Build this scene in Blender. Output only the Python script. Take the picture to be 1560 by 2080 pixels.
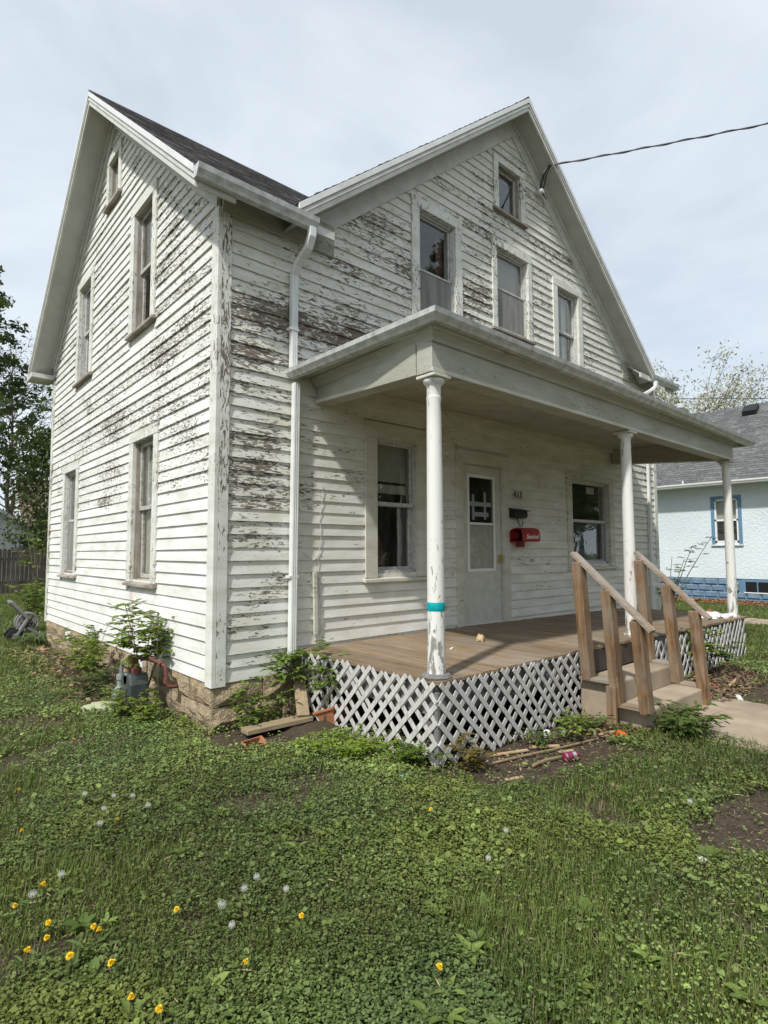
import bpy, math, random
import numpy as np
from mathutils import Vector, Matrix
R_ = math.radians
random.seed(7); rng = np.random.default_rng(11)
sc = bpy.context.scene
for o in list(bpy.data.objects): bpy.data.objects.remove(o)
col = sc.collection

# ------------------------------------------------------------------ camera
CAM = Vector((-2.295, -4.932, 1.6)); YAW, PITCH, ROLL, FPX = 41.435, 4.036, -0.24, 1155.2
y_, p_, r_ = R_(YAW), R_(PITCH), R_(ROLL)
Fv = Vector((math.sin(y_)*math.cos(p_), math.cos(y_)*math.cos(p_), math.sin(p_)))
rt = Vector((math.cos(y_), -math.sin(y_), 0)); up = rt.cross(Fv)
Rv = math.cos(r_)*rt + math.sin(r_)*up; Uv = -math.sin(r_)*rt + math.cos(r_)*up
cd = bpy.data.cameras.new('camera'); cam = bpy.data.objects.new('camera', cd); col.objects.link(cam)
cd.sensor_fit = 'HORIZONTAL'; cd.sensor_width = 36; cd.lens = 36*FPX/1560; cd.clip_end = 2000; cd.clip_start = .05
m = Matrix((( Rv.x, Uv.x, -Fv.x, CAM.x), (Rv.y, Uv.y, -Fv.y, CAM.y), (Rv.z, Uv.z, -Fv.z, CAM.z), (0, 0, 0, 1)))
cam.matrix_world = m; sc.camera = cam
sc.render.resolution_x = 768; sc.render.resolution_y = 1024

# ------------------------------------------------------------------ sun and sky
SUN_D = Vector((.93, .325, -1.19)).normalized()          # the way the light travels
SUN_STRENGTH, SKY_STRENGTH = 3.75, .10
sl = bpy.data.lights.new('sun', 'SUN'); sl.energy = SUN_STRENGTH; sl.angle = R_(2.4); sl.color = (1, .972, .925)
so = bpy.data.objects.new('sun', sl); col.objects.link(so); so.rotation_euler = SUN_D.to_track_quat('-Z', 'Y').to_euler()
so.location = (-20, -10, 30)
wd = bpy.data.worlds.new('World'); sc.world = wd; wd.use_nodes = True
wn = wd.node_tree; wn.nodes.clear()
def wnode(t): return wn.nodes.new(t)
sky = wnode('ShaderNodeTexSky'); sky.sky_type = 'NISHITA'; sky.sun_disc = False
sky.sun_elevation = math.asin(-SUN_D.z); sky.sun_rotation = math.atan2(-SUN_D.x, -SUN_D.y); sky.air_density = 1.0; sky.dust_density = 1.5
tc = wnode('ShaderNodeTexCoord'); mp = wnode('ShaderNodeMapping'); mp.inputs['Scale'].default_value = (1.0, 1.0, 2.2)
mp.inputs['Rotation'].default_value = (.2, .35, .6)
nz = wnode('ShaderNodeTexNoise'); nz.inputs['Scale'].default_value = 1.9; nz.inputs['Detail'].default_value = 6; nz.inputs['Roughness'].default_value = .52
nz.inputs['Distortion'].default_value = .5
cr = wnode('ShaderNodeMapRange'); cr.inputs[1].default_value = .36; cr.inputs[2].default_value = .66; cr.inputs[3].default_value = .66; cr.inputs[4].default_value = .97
mx = wnode('ShaderNodeMix'); mx.data_type = 'RGBA'; mx.inputs[7].default_value = (7.95, 8.75, 9.5, 1)
bgn = wnode('ShaderNodeBackground'); bgn.inputs['Strength'].default_value = SKY_STRENGTH; wo = wnode('ShaderNodeOutputWorld')
L = wn.links.new
L(tc.outputs['Generated'], mp.inputs[0]); L(mp.outputs[0], nz.inputs['Vector']); L(nz.outputs[0], cr.inputs[0]); L(cr.outputs[0], mx.inputs[0])
L(sky.outputs[0], mx.inputs[6]); L(mx.outputs[2], bgn.inputs[0]); L(bgn.outputs[0], wo.inputs[0])
sc.view_settings.view_transform = 'Standard'; sc.view_settings.look = 'None'; sc.view_settings.exposure = 0.17; sc.view_settings.gamma = 1
try: sc.view_settings.use_curve_mapping = False
except Exception: pass
sc.render.engine = 'CYCLES'

# ------------------------------------------------------------------ material helpers
class NT:
    def __init__(s, name):
        s.m = bpy.data.materials.new(name); s.m.use_nodes = True; s.t = s.m.node_tree; s.t.nodes.clear()
        s.out = s.t.nodes.new('ShaderNodeOutputMaterial'); s.b = s.t.nodes.new('ShaderNodeBsdfPrincipled')
        s.t.links.new(s.b.outputs[0], s.out.inputs[0])
    def n(s, t, **k):
        q = s.t.nodes.new(t)
        for a, b in k.items(): setattr(q, a, b)
        return q
    def put(s, sock, v):
        if v is None: return
        if hasattr(v, 'is_output') or isinstance(v, bpy.types.NodeSocket): s.t.links.new(v, sock)
        else:
            if isinstance(v, tuple) and len(v) == 3 and len(sock.default_value) == 4: v = v + (1,)
            sock.default_value = v
    def math(s, op, a, b=0., c=None, clamp=False):
        q = s.n('ShaderNodeMath', operation=op); q.use_clamp = clamp; s.put(q.inputs[0], a); s.put(q.inputs[1], b)
        if c is not None: s.put(q.inputs[2], c)
        return q.outputs[0]
    def mix(s, f, a, b, blend='MIX'):
        q = s.n('ShaderNodeMix', data_type='RGBA', blend_type=blend); s.put(q.inputs[0], f); s.put(q.inputs[6], a); s.put(q.inputs[7], b); return q.outputs[2]
    def mr(s, v, a, b, c=0., d=1., smooth=False):
        q = s.n('ShaderNodeMapRange'); q.clamp = True
        if smooth: q.interpolation_type = 'SMOOTHSTEP'
        s.put(q.inputs[0], v)
        for i, w in enumerate((a, b, c, d)): s.put(q.inputs[1+i], w)
        return q.outputs[0]
    def noise(s, vec, sc_=1., det=4., rough=.55, dist=0., colr=False):
        q = s.n('ShaderNodeTexNoise'); s.put(q.inputs['Vector'], vec); s.put(q.inputs['Scale'], sc_); s.put(q.inputs['Detail'], det)
        s.put(q.inputs['Roughness'], rough); s.put(q.inputs['Distortion'], dist); return q.outputs[1 if colr else 0]
    def pos(s): return s.n('ShaderNodeNewGeometry').outputs['Position']
    def obj(s): return s.n('ShaderNodeTexCoord').outputs['Object']
    def rnd(s): return s.n('ShaderNodeObjectInfo').outputs['Random']
    def sep(s, v):
        q = s.n('ShaderNodeSeparateXYZ'); s.put(q.inputs[0], v); return q.outputs
    def comb(s, x, y, z=0.):
        q = s.n('ShaderNodeCombineXYZ'); s.put(q.inputs[0], x); s.put(q.inputs[1], y); s.put(q.inputs[2], z); return q.outputs[0]
    def scale(s, v, xyz):
        q = s.n('ShaderNodeVectorMath', operation='MULTIPLY'); s.put(q.inputs[0], v); q.inputs[1].default_value = xyz; return q.outputs[0]
    def bump(s, h, strength=.3, dist=.01):
        q = s.n('ShaderNodeBump'); q.inputs['Strength'].default_value = strength; q.inputs['Distance'].default_value = dist; s.put(q.inputs['Height'], h)
        s.t.links.new(q.outputs[0], s.b.inputs['Normal']); return q.outputs[0]
    def set(s, colr=None, rough=None, metal=None, spec=None):
        if colr is not None: s.put(s.b.inputs['Base Color'], colr)
        if rough is not None: s.put(s.b.inputs['Roughness'], rough)
        if metal is not None: s.put(s.b.inputs['Metallic'], metal)
        if spec is not None: s.put(s.b.inputs['Specular IOR Level'], spec)
        return s.m

def peel(name, mode, base, blobs, paint=(.73, .725, .68), clean_below=None, fine=1.0, rot=1.0, bvar=.13, stain=None, fu=13, fz=46):
    t = NT(name); x, y, z = t.sep(t.pos())
    u = {'L': y, 'F': x, 'T': None}[mode]
    if u is None: u = t.math('ADD', x, y)
    W = base; W0 = None
    for (u0, z0, ru, rz, a) in blobs:
        du = t.math('DIVIDE', t.math('SUBTRACT', u, u0), ru); dz = t.math('DIVIDE', t.math('SUBTRACT', z, z0), rz)
        d = t.math('SQRT', t.math('ADD', t.math('MULTIPLY', du, du), t.math('MULTIPLY', dz, dz)))
        W = t.math('ADD', W, t.mr(d, .15, 1., a, 0.))
    big = t.noise(t.comb(t.math('MULTIPLY', u, 1.1), t.math('MULTIPLY', z, 1.9), 3.), 1., 3.)
    if clean_below is not None:
        zz = t.math('ADD', z, t.math('MULTIPLY', t.math('SUBTRACT', big, .5), .5))
        W = t.math('SUBTRACT', W, t.mr(zz, clean_below-.15, clean_below+.15, .22, 0.))
    rnd = t.rnd()
    fl = t.noise(t.comb(t.math('MULTIPLY', u, fu*fine), t.math('MULTIPLY', z, fz*fine), t.math('MULTIPLY', rnd, 30.)), 1., 5., .6, .9)
    val = t.math('ADD', fl, t.math('ADD', t.math('MULTIPLY', t.math('SUBTRACT', big, .5), .38), t.math('MULTIPLY', t.math('SUBTRACT', rnd, .5), bvar)))
    val = t.math('ADD', val, W)
    peeled = t.mr(val, .648, .664)
    heavy = t.mr(val, .68, .83)
    grain = t.noise(t.comb(t.math('MULTIPLY', u, 4.), t.math('MULTIPLY', z, 210.), rnd), 1., 5., .65)
    wood = t.mix(t.mr(grain, .3, .7), (.27, .245, .205), (.14, .118, .097))
    brown = t.mix(t.mr(grain, .35, .65), (.185, .13, .092), (.07, .048, .035))
    wood = t.mix(t.math('MULTIPLY', heavy, rot), wood, brown)
    d1 = t.noise(t.comb(t.math('MULTIPLY', u, 2.2), t.math('MULTIPLY', z, 7.), 7.), 1., 4., .6)
    dirty = tuple(c*f for c, f in zip(paint, (.80, .785, .72)))
    pc = t.mix(t.mr(d1, .38, .68), paint, dirty)
    # yellowed primer at the edges of the flakes
    pc = t.mix(t.mr(val, .60, .65), pc, tuple(c*f for c, f in zip(paint, (.86, .84, .74))))
    if stain:
        su, sz0, sz1, sw_ = stain; wob = t.math('MULTIPLY', t.math('SUBTRACT', t.noise(t.comb(u, t.math('MULTIPLY', z, 3.), 1.), 2., 3.), .5), .25)
        dd = t.math('ABSOLUTE', t.math('ADD', t.math('SUBTRACT', u, su), wob)); stq = t.math('MULTIPLY', t.mr(dd, sw_*.2, sw_, 1., 0.), t.math('MULTIPLY', t.mr(z, sz0, sz0+.25), t.mr(z, sz1-.02, sz1, 1., 0.)))
        pc = t.mix(t.math('MULTIPLY', stq, t.mr(t.noise(t.comb(t.math('MULTIPLY', u, 30.), t.math('MULTIPLY', z, 2.), 0.), 1., 4.), .3, .7, .1, .7)), pc, (.40, .25, .18))
    c = t.mix(peeled, pc, wood)
    crack = t.noise(t.comb(t.math('MULTIPLY', u, 45.), t.math('MULTIPLY', z, 160.), rnd), 1., 3., .6)
    h = t.math('ADD', t.math('MULTIPLY', t.math('SUBTRACT', 1., peeled), .9), t.math('MULTIPLY', crack, .8))
    t.bump(h, .8, .004)
    return t.set(c, t.mr(peeled, 0, 1, .55, .85), spec=.35)

def plain(name, c, rough=.6, metal=0., var=.12, nscale=6., bump=0., bs=60., spec=.4, c2=None):
    t = NT(name); v = t.obj(); f = t.noise(v, nscale, 4., .6)
    c2 = c2 or tuple(q*(1-var*2) for q in c)
    t.set(t.mix(t.mr(f, .35, .68), c, c2), rough, metal, spec)
    if bump: t.bump(t.noise(v, bs, 3.), bump, .004)
    return t.m

def wood(name, ca, cb, axis, grain=60., rough=.8, streak=.5, cc=None, bump=.35):
    t = NT(name); v = t.pos(); rnd = t.rnd()
    s3 = [grain]*3; s3[axis] = grain*.04
    off = t.n('ShaderNodeVectorMath', operation='ADD'); t.put(off.inputs[0], t.scale(v, tuple(s3))); t.put(off.inputs[1], t.comb(t.math('MULTIPLY', rnd, 50.), t.math('MULTIPLY', rnd, 23.), 0.))
    g = t.noise(off.outputs[0], 1., 6., .65, .8)
    c = t.mix(t.mr(g, .32, .68), ca, cb)
    big = t.noise(v, 2.5, 4., .6)
    if cc: c = t.mix(t.mr(big, .42, .66, 0., .75), c, cc)
    c = t.mix(t.mr(rnd, 0, 1, 0., streak), c, tuple(q*.62 for q in cb), 'MIX')
    t.bump(g, bump, .004)
    return t.set(c, rough, spec=.25)

MAT = {}
def lazy():
    A = MAT
    A['paint_left'] = peel('peeling_white_paint_gable_side', 'L', .040, [(.75, 4.1, 1.5, 1.5, .045), (1.1, 5.2, 1.3, .9, .04), (3.6, 2.27, .55, .16, .16), (.7, 2.78, .8, .22, .10), (3.0, 3.6, 3.4, 1.5, .035), (4.6, 2.9, 1.6, .9, .03)],
                           paint=(.80, .80, .775), clean_below=2.25, rot=.2, fine=1.15, bvar=.10, stain=(2.22, .42, 1.22, .14))
    A['paint_front'] = peel('peeling_white_paint_street_side', 'F', -.03, [(.45, 3.72, .9, .7, .15), (.4, 3.0, .8, 1.3, .10), (1.6, 4.0, 1.4, .5, .155), (3.8, 5.05, .62, .9, .16), (.45, 1.9, .8, 1.0, .13), (.4, 1.0, .8, .6, .09), (6.0, 6.1, 1.9, .5, .05), (4.6, 6.1, 4.4, 2.1, .10), (9.0, 3.2, .6, .5, .14), (2.0, 4.9, 1.8, 1.4, .09)],
                           paint=(.74, .735, .68))
    A['paint_trim'] = peel('peeling_white_trim', 'T', .02, [], paint=(.74, .74, .69), fine=1.2, fu=34, fz=12)
    A['paint_corner'] = peel('flaking_corner_board', 'T', .045, [(0., 3.6, 2., 1.6, .045), (0., .9, 2., 1.5, -.07)], paint=(.74, .74, .69), fine=1.2, fu=40, fz=9)
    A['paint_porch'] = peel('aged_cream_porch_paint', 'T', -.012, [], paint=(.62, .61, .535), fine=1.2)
    A['paint_porch_shaded'] = peel('spotted_shaded_beam_paint', 'T', .02, [(1.6, 3.2, 1.6, .4, .03)], paint=(.43, .43, .37), fine=1.8)  # grimy and speckled; shade under the overhang is also darkened into the base colour
    # columns: bare grey wood towards the foot
    t = NT('column_paint'); o = t.pos(); x, y, z = t.sep(o)
    f = t.noise(t.scale(o, (22, 22, 5.5)), 1., 6., .68, .8)
    val = t.math('ADD', f, t.mr(z, .6, 1.6, .15, .005)); val = t.math('ADD', val, t.mr(z, 2.65, 2.9, 0., .05))
    pe = t.mr(val, .63, .655); g = t.noise(t.scale(o, (120, 120, 5)), 1., 4.)
    t.bump(t.math('ADD', t.math('SUBTRACT', 1., pe), t.math('MULTIPLY', t.noise(o, 130., 4.), .9)), .5, .003)
    A['column'] = t.set(t.mix(pe, (.71, .70, .655), t.mix(t.mr(g, .35, .65), (.36, .34, .30), (.20, .18, .155))), .6)
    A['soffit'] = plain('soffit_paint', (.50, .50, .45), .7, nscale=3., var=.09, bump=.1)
    A['frieze'] = plain('frieze_paint', (.62, .62, .57), .6, nscale=5., var=.10, bump=.15)
    A['fascia'] = plain('white_metal_fascia', (.78, .78, .76), .35, nscale=4., var=.08)
    A['gutter'] = plain('gutter_metal', (.66, .67, .65), .38, nscale=11., var=.2, spec=.5)
    A['downspout'] = plain('downspout_metal', (.78, .79, .77), .4, nscale=5., var=.07)
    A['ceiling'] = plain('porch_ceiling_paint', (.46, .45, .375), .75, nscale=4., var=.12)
    A['deck'] = wood('weathered_deck_wood', (.38, .275, .17), (.145, .10, .062), 1, 42., .9, .45, cc=(.29, .25, .20), bump=.7)
    A['rim'] = wood('grey_rim_board', (.24, .235, .23), (.13, .125, .12), 0, 40., .85, .2)
    A['railwood'] = wood('brown_stair_post_wood', (.34, .20, .10), (.06, .034, .019), 2, 26., .8, .15, cc=(.27, .215, .16), bump=.9)
    A['railtop'] = wood('weathered_handrail_wood', (.36, .285, .205), (.16, .112, .072), 1, 45., .8, .1, cc=(.33, .30, .27))
    A['plank'] = wood('rough_board_wood', (.40, .32, .20), (.21, .155, .095), 0, 50., .85, .15)
    A['lattice'] = wood('weathered_lattice', (.64, .63, .61), (.40, .38, .35), 2, 40., .8, .25, bump=.25)
    A['picket'] = wood('dark_fence_wood', (.10, .082, .068), (.038, .031, .027), 2, 25., .9, .3, cc=(.125, .11, .10))
    # tan foundation stone
    t = NT('tan_foundation_stone'); o = t.pos(); rn = t.rnd()
    a = t.noise(o, 14., 6., .65); b = t.noise(o, 55., 4., .6)
    c = t.mix(t.mr(a, .35, .68), (.49, .385, .245), (.25, .19, .12)); c = t.mix(t.math('MULTIPLY', rn, .4), c, (.36, .30, .215))
    c = t.mix(t.mr(b, .55, .75, 0., .5), c, (.16, .125, .085)); t.bump(t.math('ADD', a, t.math('MULTIPLY', b, .6)), 1., .045); A['stone'] = t.set(c, .9, spec=.2)
    t = NT('concrete'); o = t.pos(); a = t.noise(o, 2.5, 5.); b = t.noise(o, 90., 4., .75)
    c = t.mix(t.mr(a, .35, .65), (.41, .335, .25), (.27, .215, .155)); c = t.mix(t.mr(b, .52, .72, 0., .55), c, (.17, .14, .11)); t.bump(b, .4, .006); A['concrete'] = t.set(c, .9, spec=.2)
    t = NT('soil_and_thatch'); o = t.pos(); x, y, z = t.sep(o)
    a = t.noise(o, 9., 7., .7); b = t.noise(o, 1.3, 4.); d = t.noise(o, 60., 4., .7)
    c = t.mix(t.mr(a, .3, .7), (.105, .078, .055), (.05, .038, .028)); c = t.mix(t.mr(d, .58, .7, 0., .5), c, (.20, .16, .115))
    far = t.math('SQRT', t.math('ADD', t.math('POWER', t.math('SUBTRACT', x, CAM.x), 2.), t.math('POWER', t.math('SUBTRACT', y, CAM.y), 2.)))
    lawn = t.mix(t.mr(a, .3, .7), (.10, .125, .04), (.055, .08, .022)); c = t.mix(t.math('MULTIPLY', t.mr(b, .36, .5), t.mr(far, 8., 14.)), c, lawn)
    t.bump(t.math('ADD', a, t.math('MULTIPLY', d, .4)), 1., .03); A['soil'] = t.set(c, .95, spec=.15)
    def shingle(name, c1, c2, ax, ay, w, h, streak=.85):
        t = NT(name); o = t.pos(); X = t.sep(o)
        v = t.comb(X[ax], X[ay], 0.); br = t.n('ShaderNodeTexBrick'); t.put(br.inputs['Vector'], v)
        br.inputs['Scale'].default_value = 1.; br.inputs['Brick Width'].default_value = w; br.inputs['Row Height'].default_value = h; br.inputs['Mortar Size'].default_value = .004
        br.inputs['Color1'].default_value = c1+(1,); br.inputs['Color2'].default_value = c2+(1,); br.inputs['Mortar'].default_value = tuple(q*.35 for q in c2)+(1,)
        n1 = t.noise(o, 8., 5., .7); n2 = t.noise(o, 150., 2.)
        c = t.mix(t.mr(n1, .3, .7), br.outputs[0], tuple(q*.5 for q in c2)); c = t.mix(t.mr(n2, .45, .7, 0., .4), c, tuple(min(1, q*1.7) for q in c1)); c = t.mix(t.mr(t.noise(t.scale(o, (2.5, 2.5, 30)), 1., 5., .7), .5, .66, 0., streak), c, tuple(min(1, q*2.6) for q in c1))
        t.bump(n2, .5, .004); return t.set(c, .95, spec=.15)
    A['shingle'] = shingle('old_dark_shingles', (.105, .102, .098), (.058, .056, .054), 0, 2, .32, .1)
    A['shingle_grey'] = shingle('grey_shingles', (.215, .215, .215), (.10, .10, .102), 1, 2, .30, .085, .0)
    A['shingle_brown'] = shingle('brown_shingles', (.20, .15, .12), (.13, .095, .075), 0, 2, .4, .12)
    t = NT('window_glass'); t.t.nodes.remove(t.b); ge = t.n('ShaderNodeNewGeometry'); dp_ = t.n('ShaderNodeVectorMath', operation='DOT_PRODUCT'); t.put(dp_.inputs[0], ge.outputs['Normal']); t.put(dp_.inputs[1], ge.outputs['Incoming'])
    sch = t.math('MULTIPLY_ADD', t.math('POWER', t.math('SUBTRACT', 1., t.math('ABSOLUTE', dp_.outputs['Value'])), 5.), .96, .04)
    tr = t.n('ShaderNodeBsdfTransparent'); tr.inputs[0].default_value = (.95, .965, .95, 1); gl = t.n('ShaderNodeBsdfGlossy'); gl.inputs['Roughness'].default_value = .015
    mxs = t.n('ShaderNodeMixShader'); t.put(mxs.inputs[0], t.math('MINIMUM', t.math('ADD', t.math('MULTIPLY', sch, 1.7), .0), 1.)); t.t.links.new(tr.outputs[0], mxs.inputs[1]); t.t.links.new(gl.outputs[0], mxs.inputs[2])
    bp = t.n('ShaderNodeBump'); bp.inputs['Strength'].default_value = .06; bp.inputs['Distance'].default_value = .02; t.put(bp.inputs['Height'], t.noise(t.pos(), 3.5, 2.)); t.t.links.new(bp.outputs[0], gl.inputs['Normal'])
    df = t.n('ShaderNodeBsdfDiffuse'); df.inputs[0].default_value = (.42, .42, .38, 1); mx2 = t.n('ShaderNodeMixShader'); t.put(mx2.inputs[0], t.mr(t.noise(t.scale(t.pos(), (9, 9, 3)), 1., 5., .65), .45, .75, .004, .075))
    t.t.links.new(mxs.outputs[0], mx2.inputs[1]); t.t.links.new(df.outputs[0], mx2.inputs[2]); t.t.links.new(mx2.outputs[0], t.out.inputs[0]); A['glass'] = t.m
    t = NT('dusty_insect_screen'); t.t.nodes.remove(t.b); tr = t.n('ShaderNodeBsdfTransparent'); df = t.n('ShaderNodeBsdfDiffuse')
    t.put(df.inputs[0], t.mix(t.mr(t.noise(t.scale(t.pos(), (14, 14, 2)), 1., 4.), .35, .7), (.36, .355, .33), (.24, .235, .215))); mxs = t.n('ShaderNodeMixShader'); mxs.inputs[0].default_value = .72
    t.t.links.new(tr.outputs[0], mxs.inputs[1]); t.t.links.new(df.outputs[0], mxs.inputs[2]); t.t.links.new(mxs.outputs[0], t.out.inputs[0]); A['screen'] = t.m
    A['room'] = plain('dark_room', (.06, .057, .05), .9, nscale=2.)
    A['jamb'] = wood('bare_jamb_wood', (.42, .38, .32), (.20, .16, .125), 2, 60., .8, .3, cc=(.55, .54, .50))
    A['sash'] = plain('sash_paint', (.58, .58, .55), .6, nscale=20., var=.2)
    A['sash_grey'] = plain('bare_grey_sash', (.30, .28, .25), .8, nscale=25., var=.25, c2=(.55, .54, .5))
    A['sill'] = wood('bare_sill_wood', (.36, .325, .275), (.17, .135, .105), 0, 60., .85, .2, cc=(.5, .46, .4))
    A['curtain'] = plain('lace_curtain', (.66, .645, .58), .9, nscale=20., var=.12)
    A['shade'] = plain('tan_roller_shade', (.34, .31, .25), .8, nscale=6., var=.08)
    A['tape_grey'] = plain('grey_tape', (.30, .325, .33), .5, nscale=30., var=.1)
    A['blind'] = plain('slat_blind', (.44, .45, .38), .7, nscale=9., var=.06)
    A['teal_curtain'] = plain('teal_curtain_cloth', (.035, .06, .085), .9, nscale=26., var=.35, c2=(.12, .15, .18))
    A['door'] = plain('door_paint', (.60, .595, .525), .5, nscale=7., var=.09)
    A['brass'] = plain('brass', (.62, .38, .08), .35, .8)
    A['red'] = plain('red_plastic', (.40, .018, .02), .45, nscale=8., var=.2)
    A['darkred'] = plain('dark_red_metal', (.16, .012, .014), .5)
    A['letter'] = plain('white_lettering', (.8, .78, .76), .6, var=.02)
    A['black'] = plain('black_metal', (.012, .012, .013), .45)
    A['cable'] = plain('grey_cable', (.10, .10, .105), .6)
    A['tape'] = plain('teal_tape', (.0, .36, .40), .3, nscale=40., var=.12, bump=.4)
    A['bulb'] = plain('frosted_bulb', (.62, .62, .58), .25, var=.02)
    A['terracotta'] = plain('terracotta', (.38, .155, .075), .8, nscale=14., bump=.2)
    A['meter'] = plain('meter_grey_paint', (.085, .10, .095), .5, nscale=14., var=.2, metal=.2)
    A['meter_l'] = plain('meter_light_grey', (.28, .31, .30), .55, nscale=14., var=.2)
    A['rust'] = plain('red_oxide_pipe', (.17, .06, .042), .7, nscale=22., var=.2)
    A['plastic'] = plain('grey_plastic', (.25, .24, .235), .5, nscale=6., var=.08)
    t = NT('pale_blue_stucco'); o = t.pos(); t.bump(t.noise(o, 13., 4., .65), .9, .028); A['bluewall'] = t.set(t.mix(t.mr(t.noise(o, .7, 4.), .35, .7), (.67, .735, .77), (.60, .665, .70)), .95)
    A['bluetrim'] = plain('blue_trim_paint', (.125, .235, .345), .6, var=.05)
    A['blueblock'] = plain('blue_block_paint', (.165, .25, .345), .8, nscale=9., var=.10, bump=.9, bs=18.)
    A['white'] = plain('white_vinyl', (.80, .80, .79), .45, var=.03)
    A['oldwhite'] = plain('old_white_siding', (.62, .63, .62), .7, nscale=2., var=.08)
    A['canred'] = plain('maroon_can_paint', (.20, .02, .06), .3, var=.05)
    A['silver'] = plain('aluminium', (.7, .7, .71), .3, .9, var=.05)
    A['paper'] = plain('white_paper', (.76, .74, .71), .8, nscale=20., var=.08)
    A['orange'] = plain('orange_wrapper', (.75, .13, .02), .45, nscale=20.)
    A['tan'] = plain('tan_paper', (.55, .40, .22), .8, nscale=20.)
    A['stick'] = plain('dry_stick', (.30, .21, .125), .85, nscale=18., var=.2)
    A['splinter'] = plain('fresh_split_wood', (.52, .37, .22), .85, nscale=22., var=.15)
    A['mint'] = plain('mint_plastic', (.35, .62, .55), .4)
    A['bag'] = plain('pale_green_plastic_sack', (.26, .31, .15), .6, nscale=9., var=.2, c2=(.42, .43, .30))
    A['cloth'] = plain('white_cloth', (.75, .73, .71), .9, nscale=9., var=.06)
    A['cloth_red'] = plain('rust_cloth', (.36, .11, .07), .9)
    A['bark'] = plain('tree_bark', (.085, .07, .055), .95, nscale=9., bump=.8, bs=14.)
    A['stem'] = plain('green_stem', (.12, .11, .05), .8)
    A['yellow'] = plain('dandelion_yellow', (.86, .60, .02), .7, var=.05, nscale=60.)
    t = NT('dandelion_fluff'); t.set((.62, .62, .60), .95); tr = t.n('ShaderNodeBsdfTransparent'); mxs = t.n('ShaderNodeMixShader'); mxs.inputs[0].default_value = .5
    t.t.links.new(t.b.outputs[0], mxs.inputs[1]); t.t.links.new(tr.outputs[0], mxs.inputs[2]); t.t.links.new(mxs.outputs[0], t.out.inputs[0]); A['fluff'] = t.m
    def leafm(name, tl=.35):
        t = NT(name); at = t.n('ShaderNodeAttribute'); at.attribute_name = 'col'
        t.set(at.outputs['Color'], .55, spec=.3)
        trl = t.n('ShaderNodeBsdfTranslucent'); t.put(trl.inputs[0], t.mix(.5, at.outputs['Color'], (.16, .2, .03)))
        mxs = t.n('ShaderNodeMixShader'); mxs.inputs[0].default_value = tl
        t.t.links.new(t.b.outputs[0], mxs.inputs[1]); t.t.links.new(trl.outputs[0], mxs.inputs[2]); t.t.links.new(mxs.outputs[0], t.out.inputs[0]); return t.m
    A['leaf'] = leafm('leaf_green'); A['chips'] = leafm('dry_chips', .05)
lazy()

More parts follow.
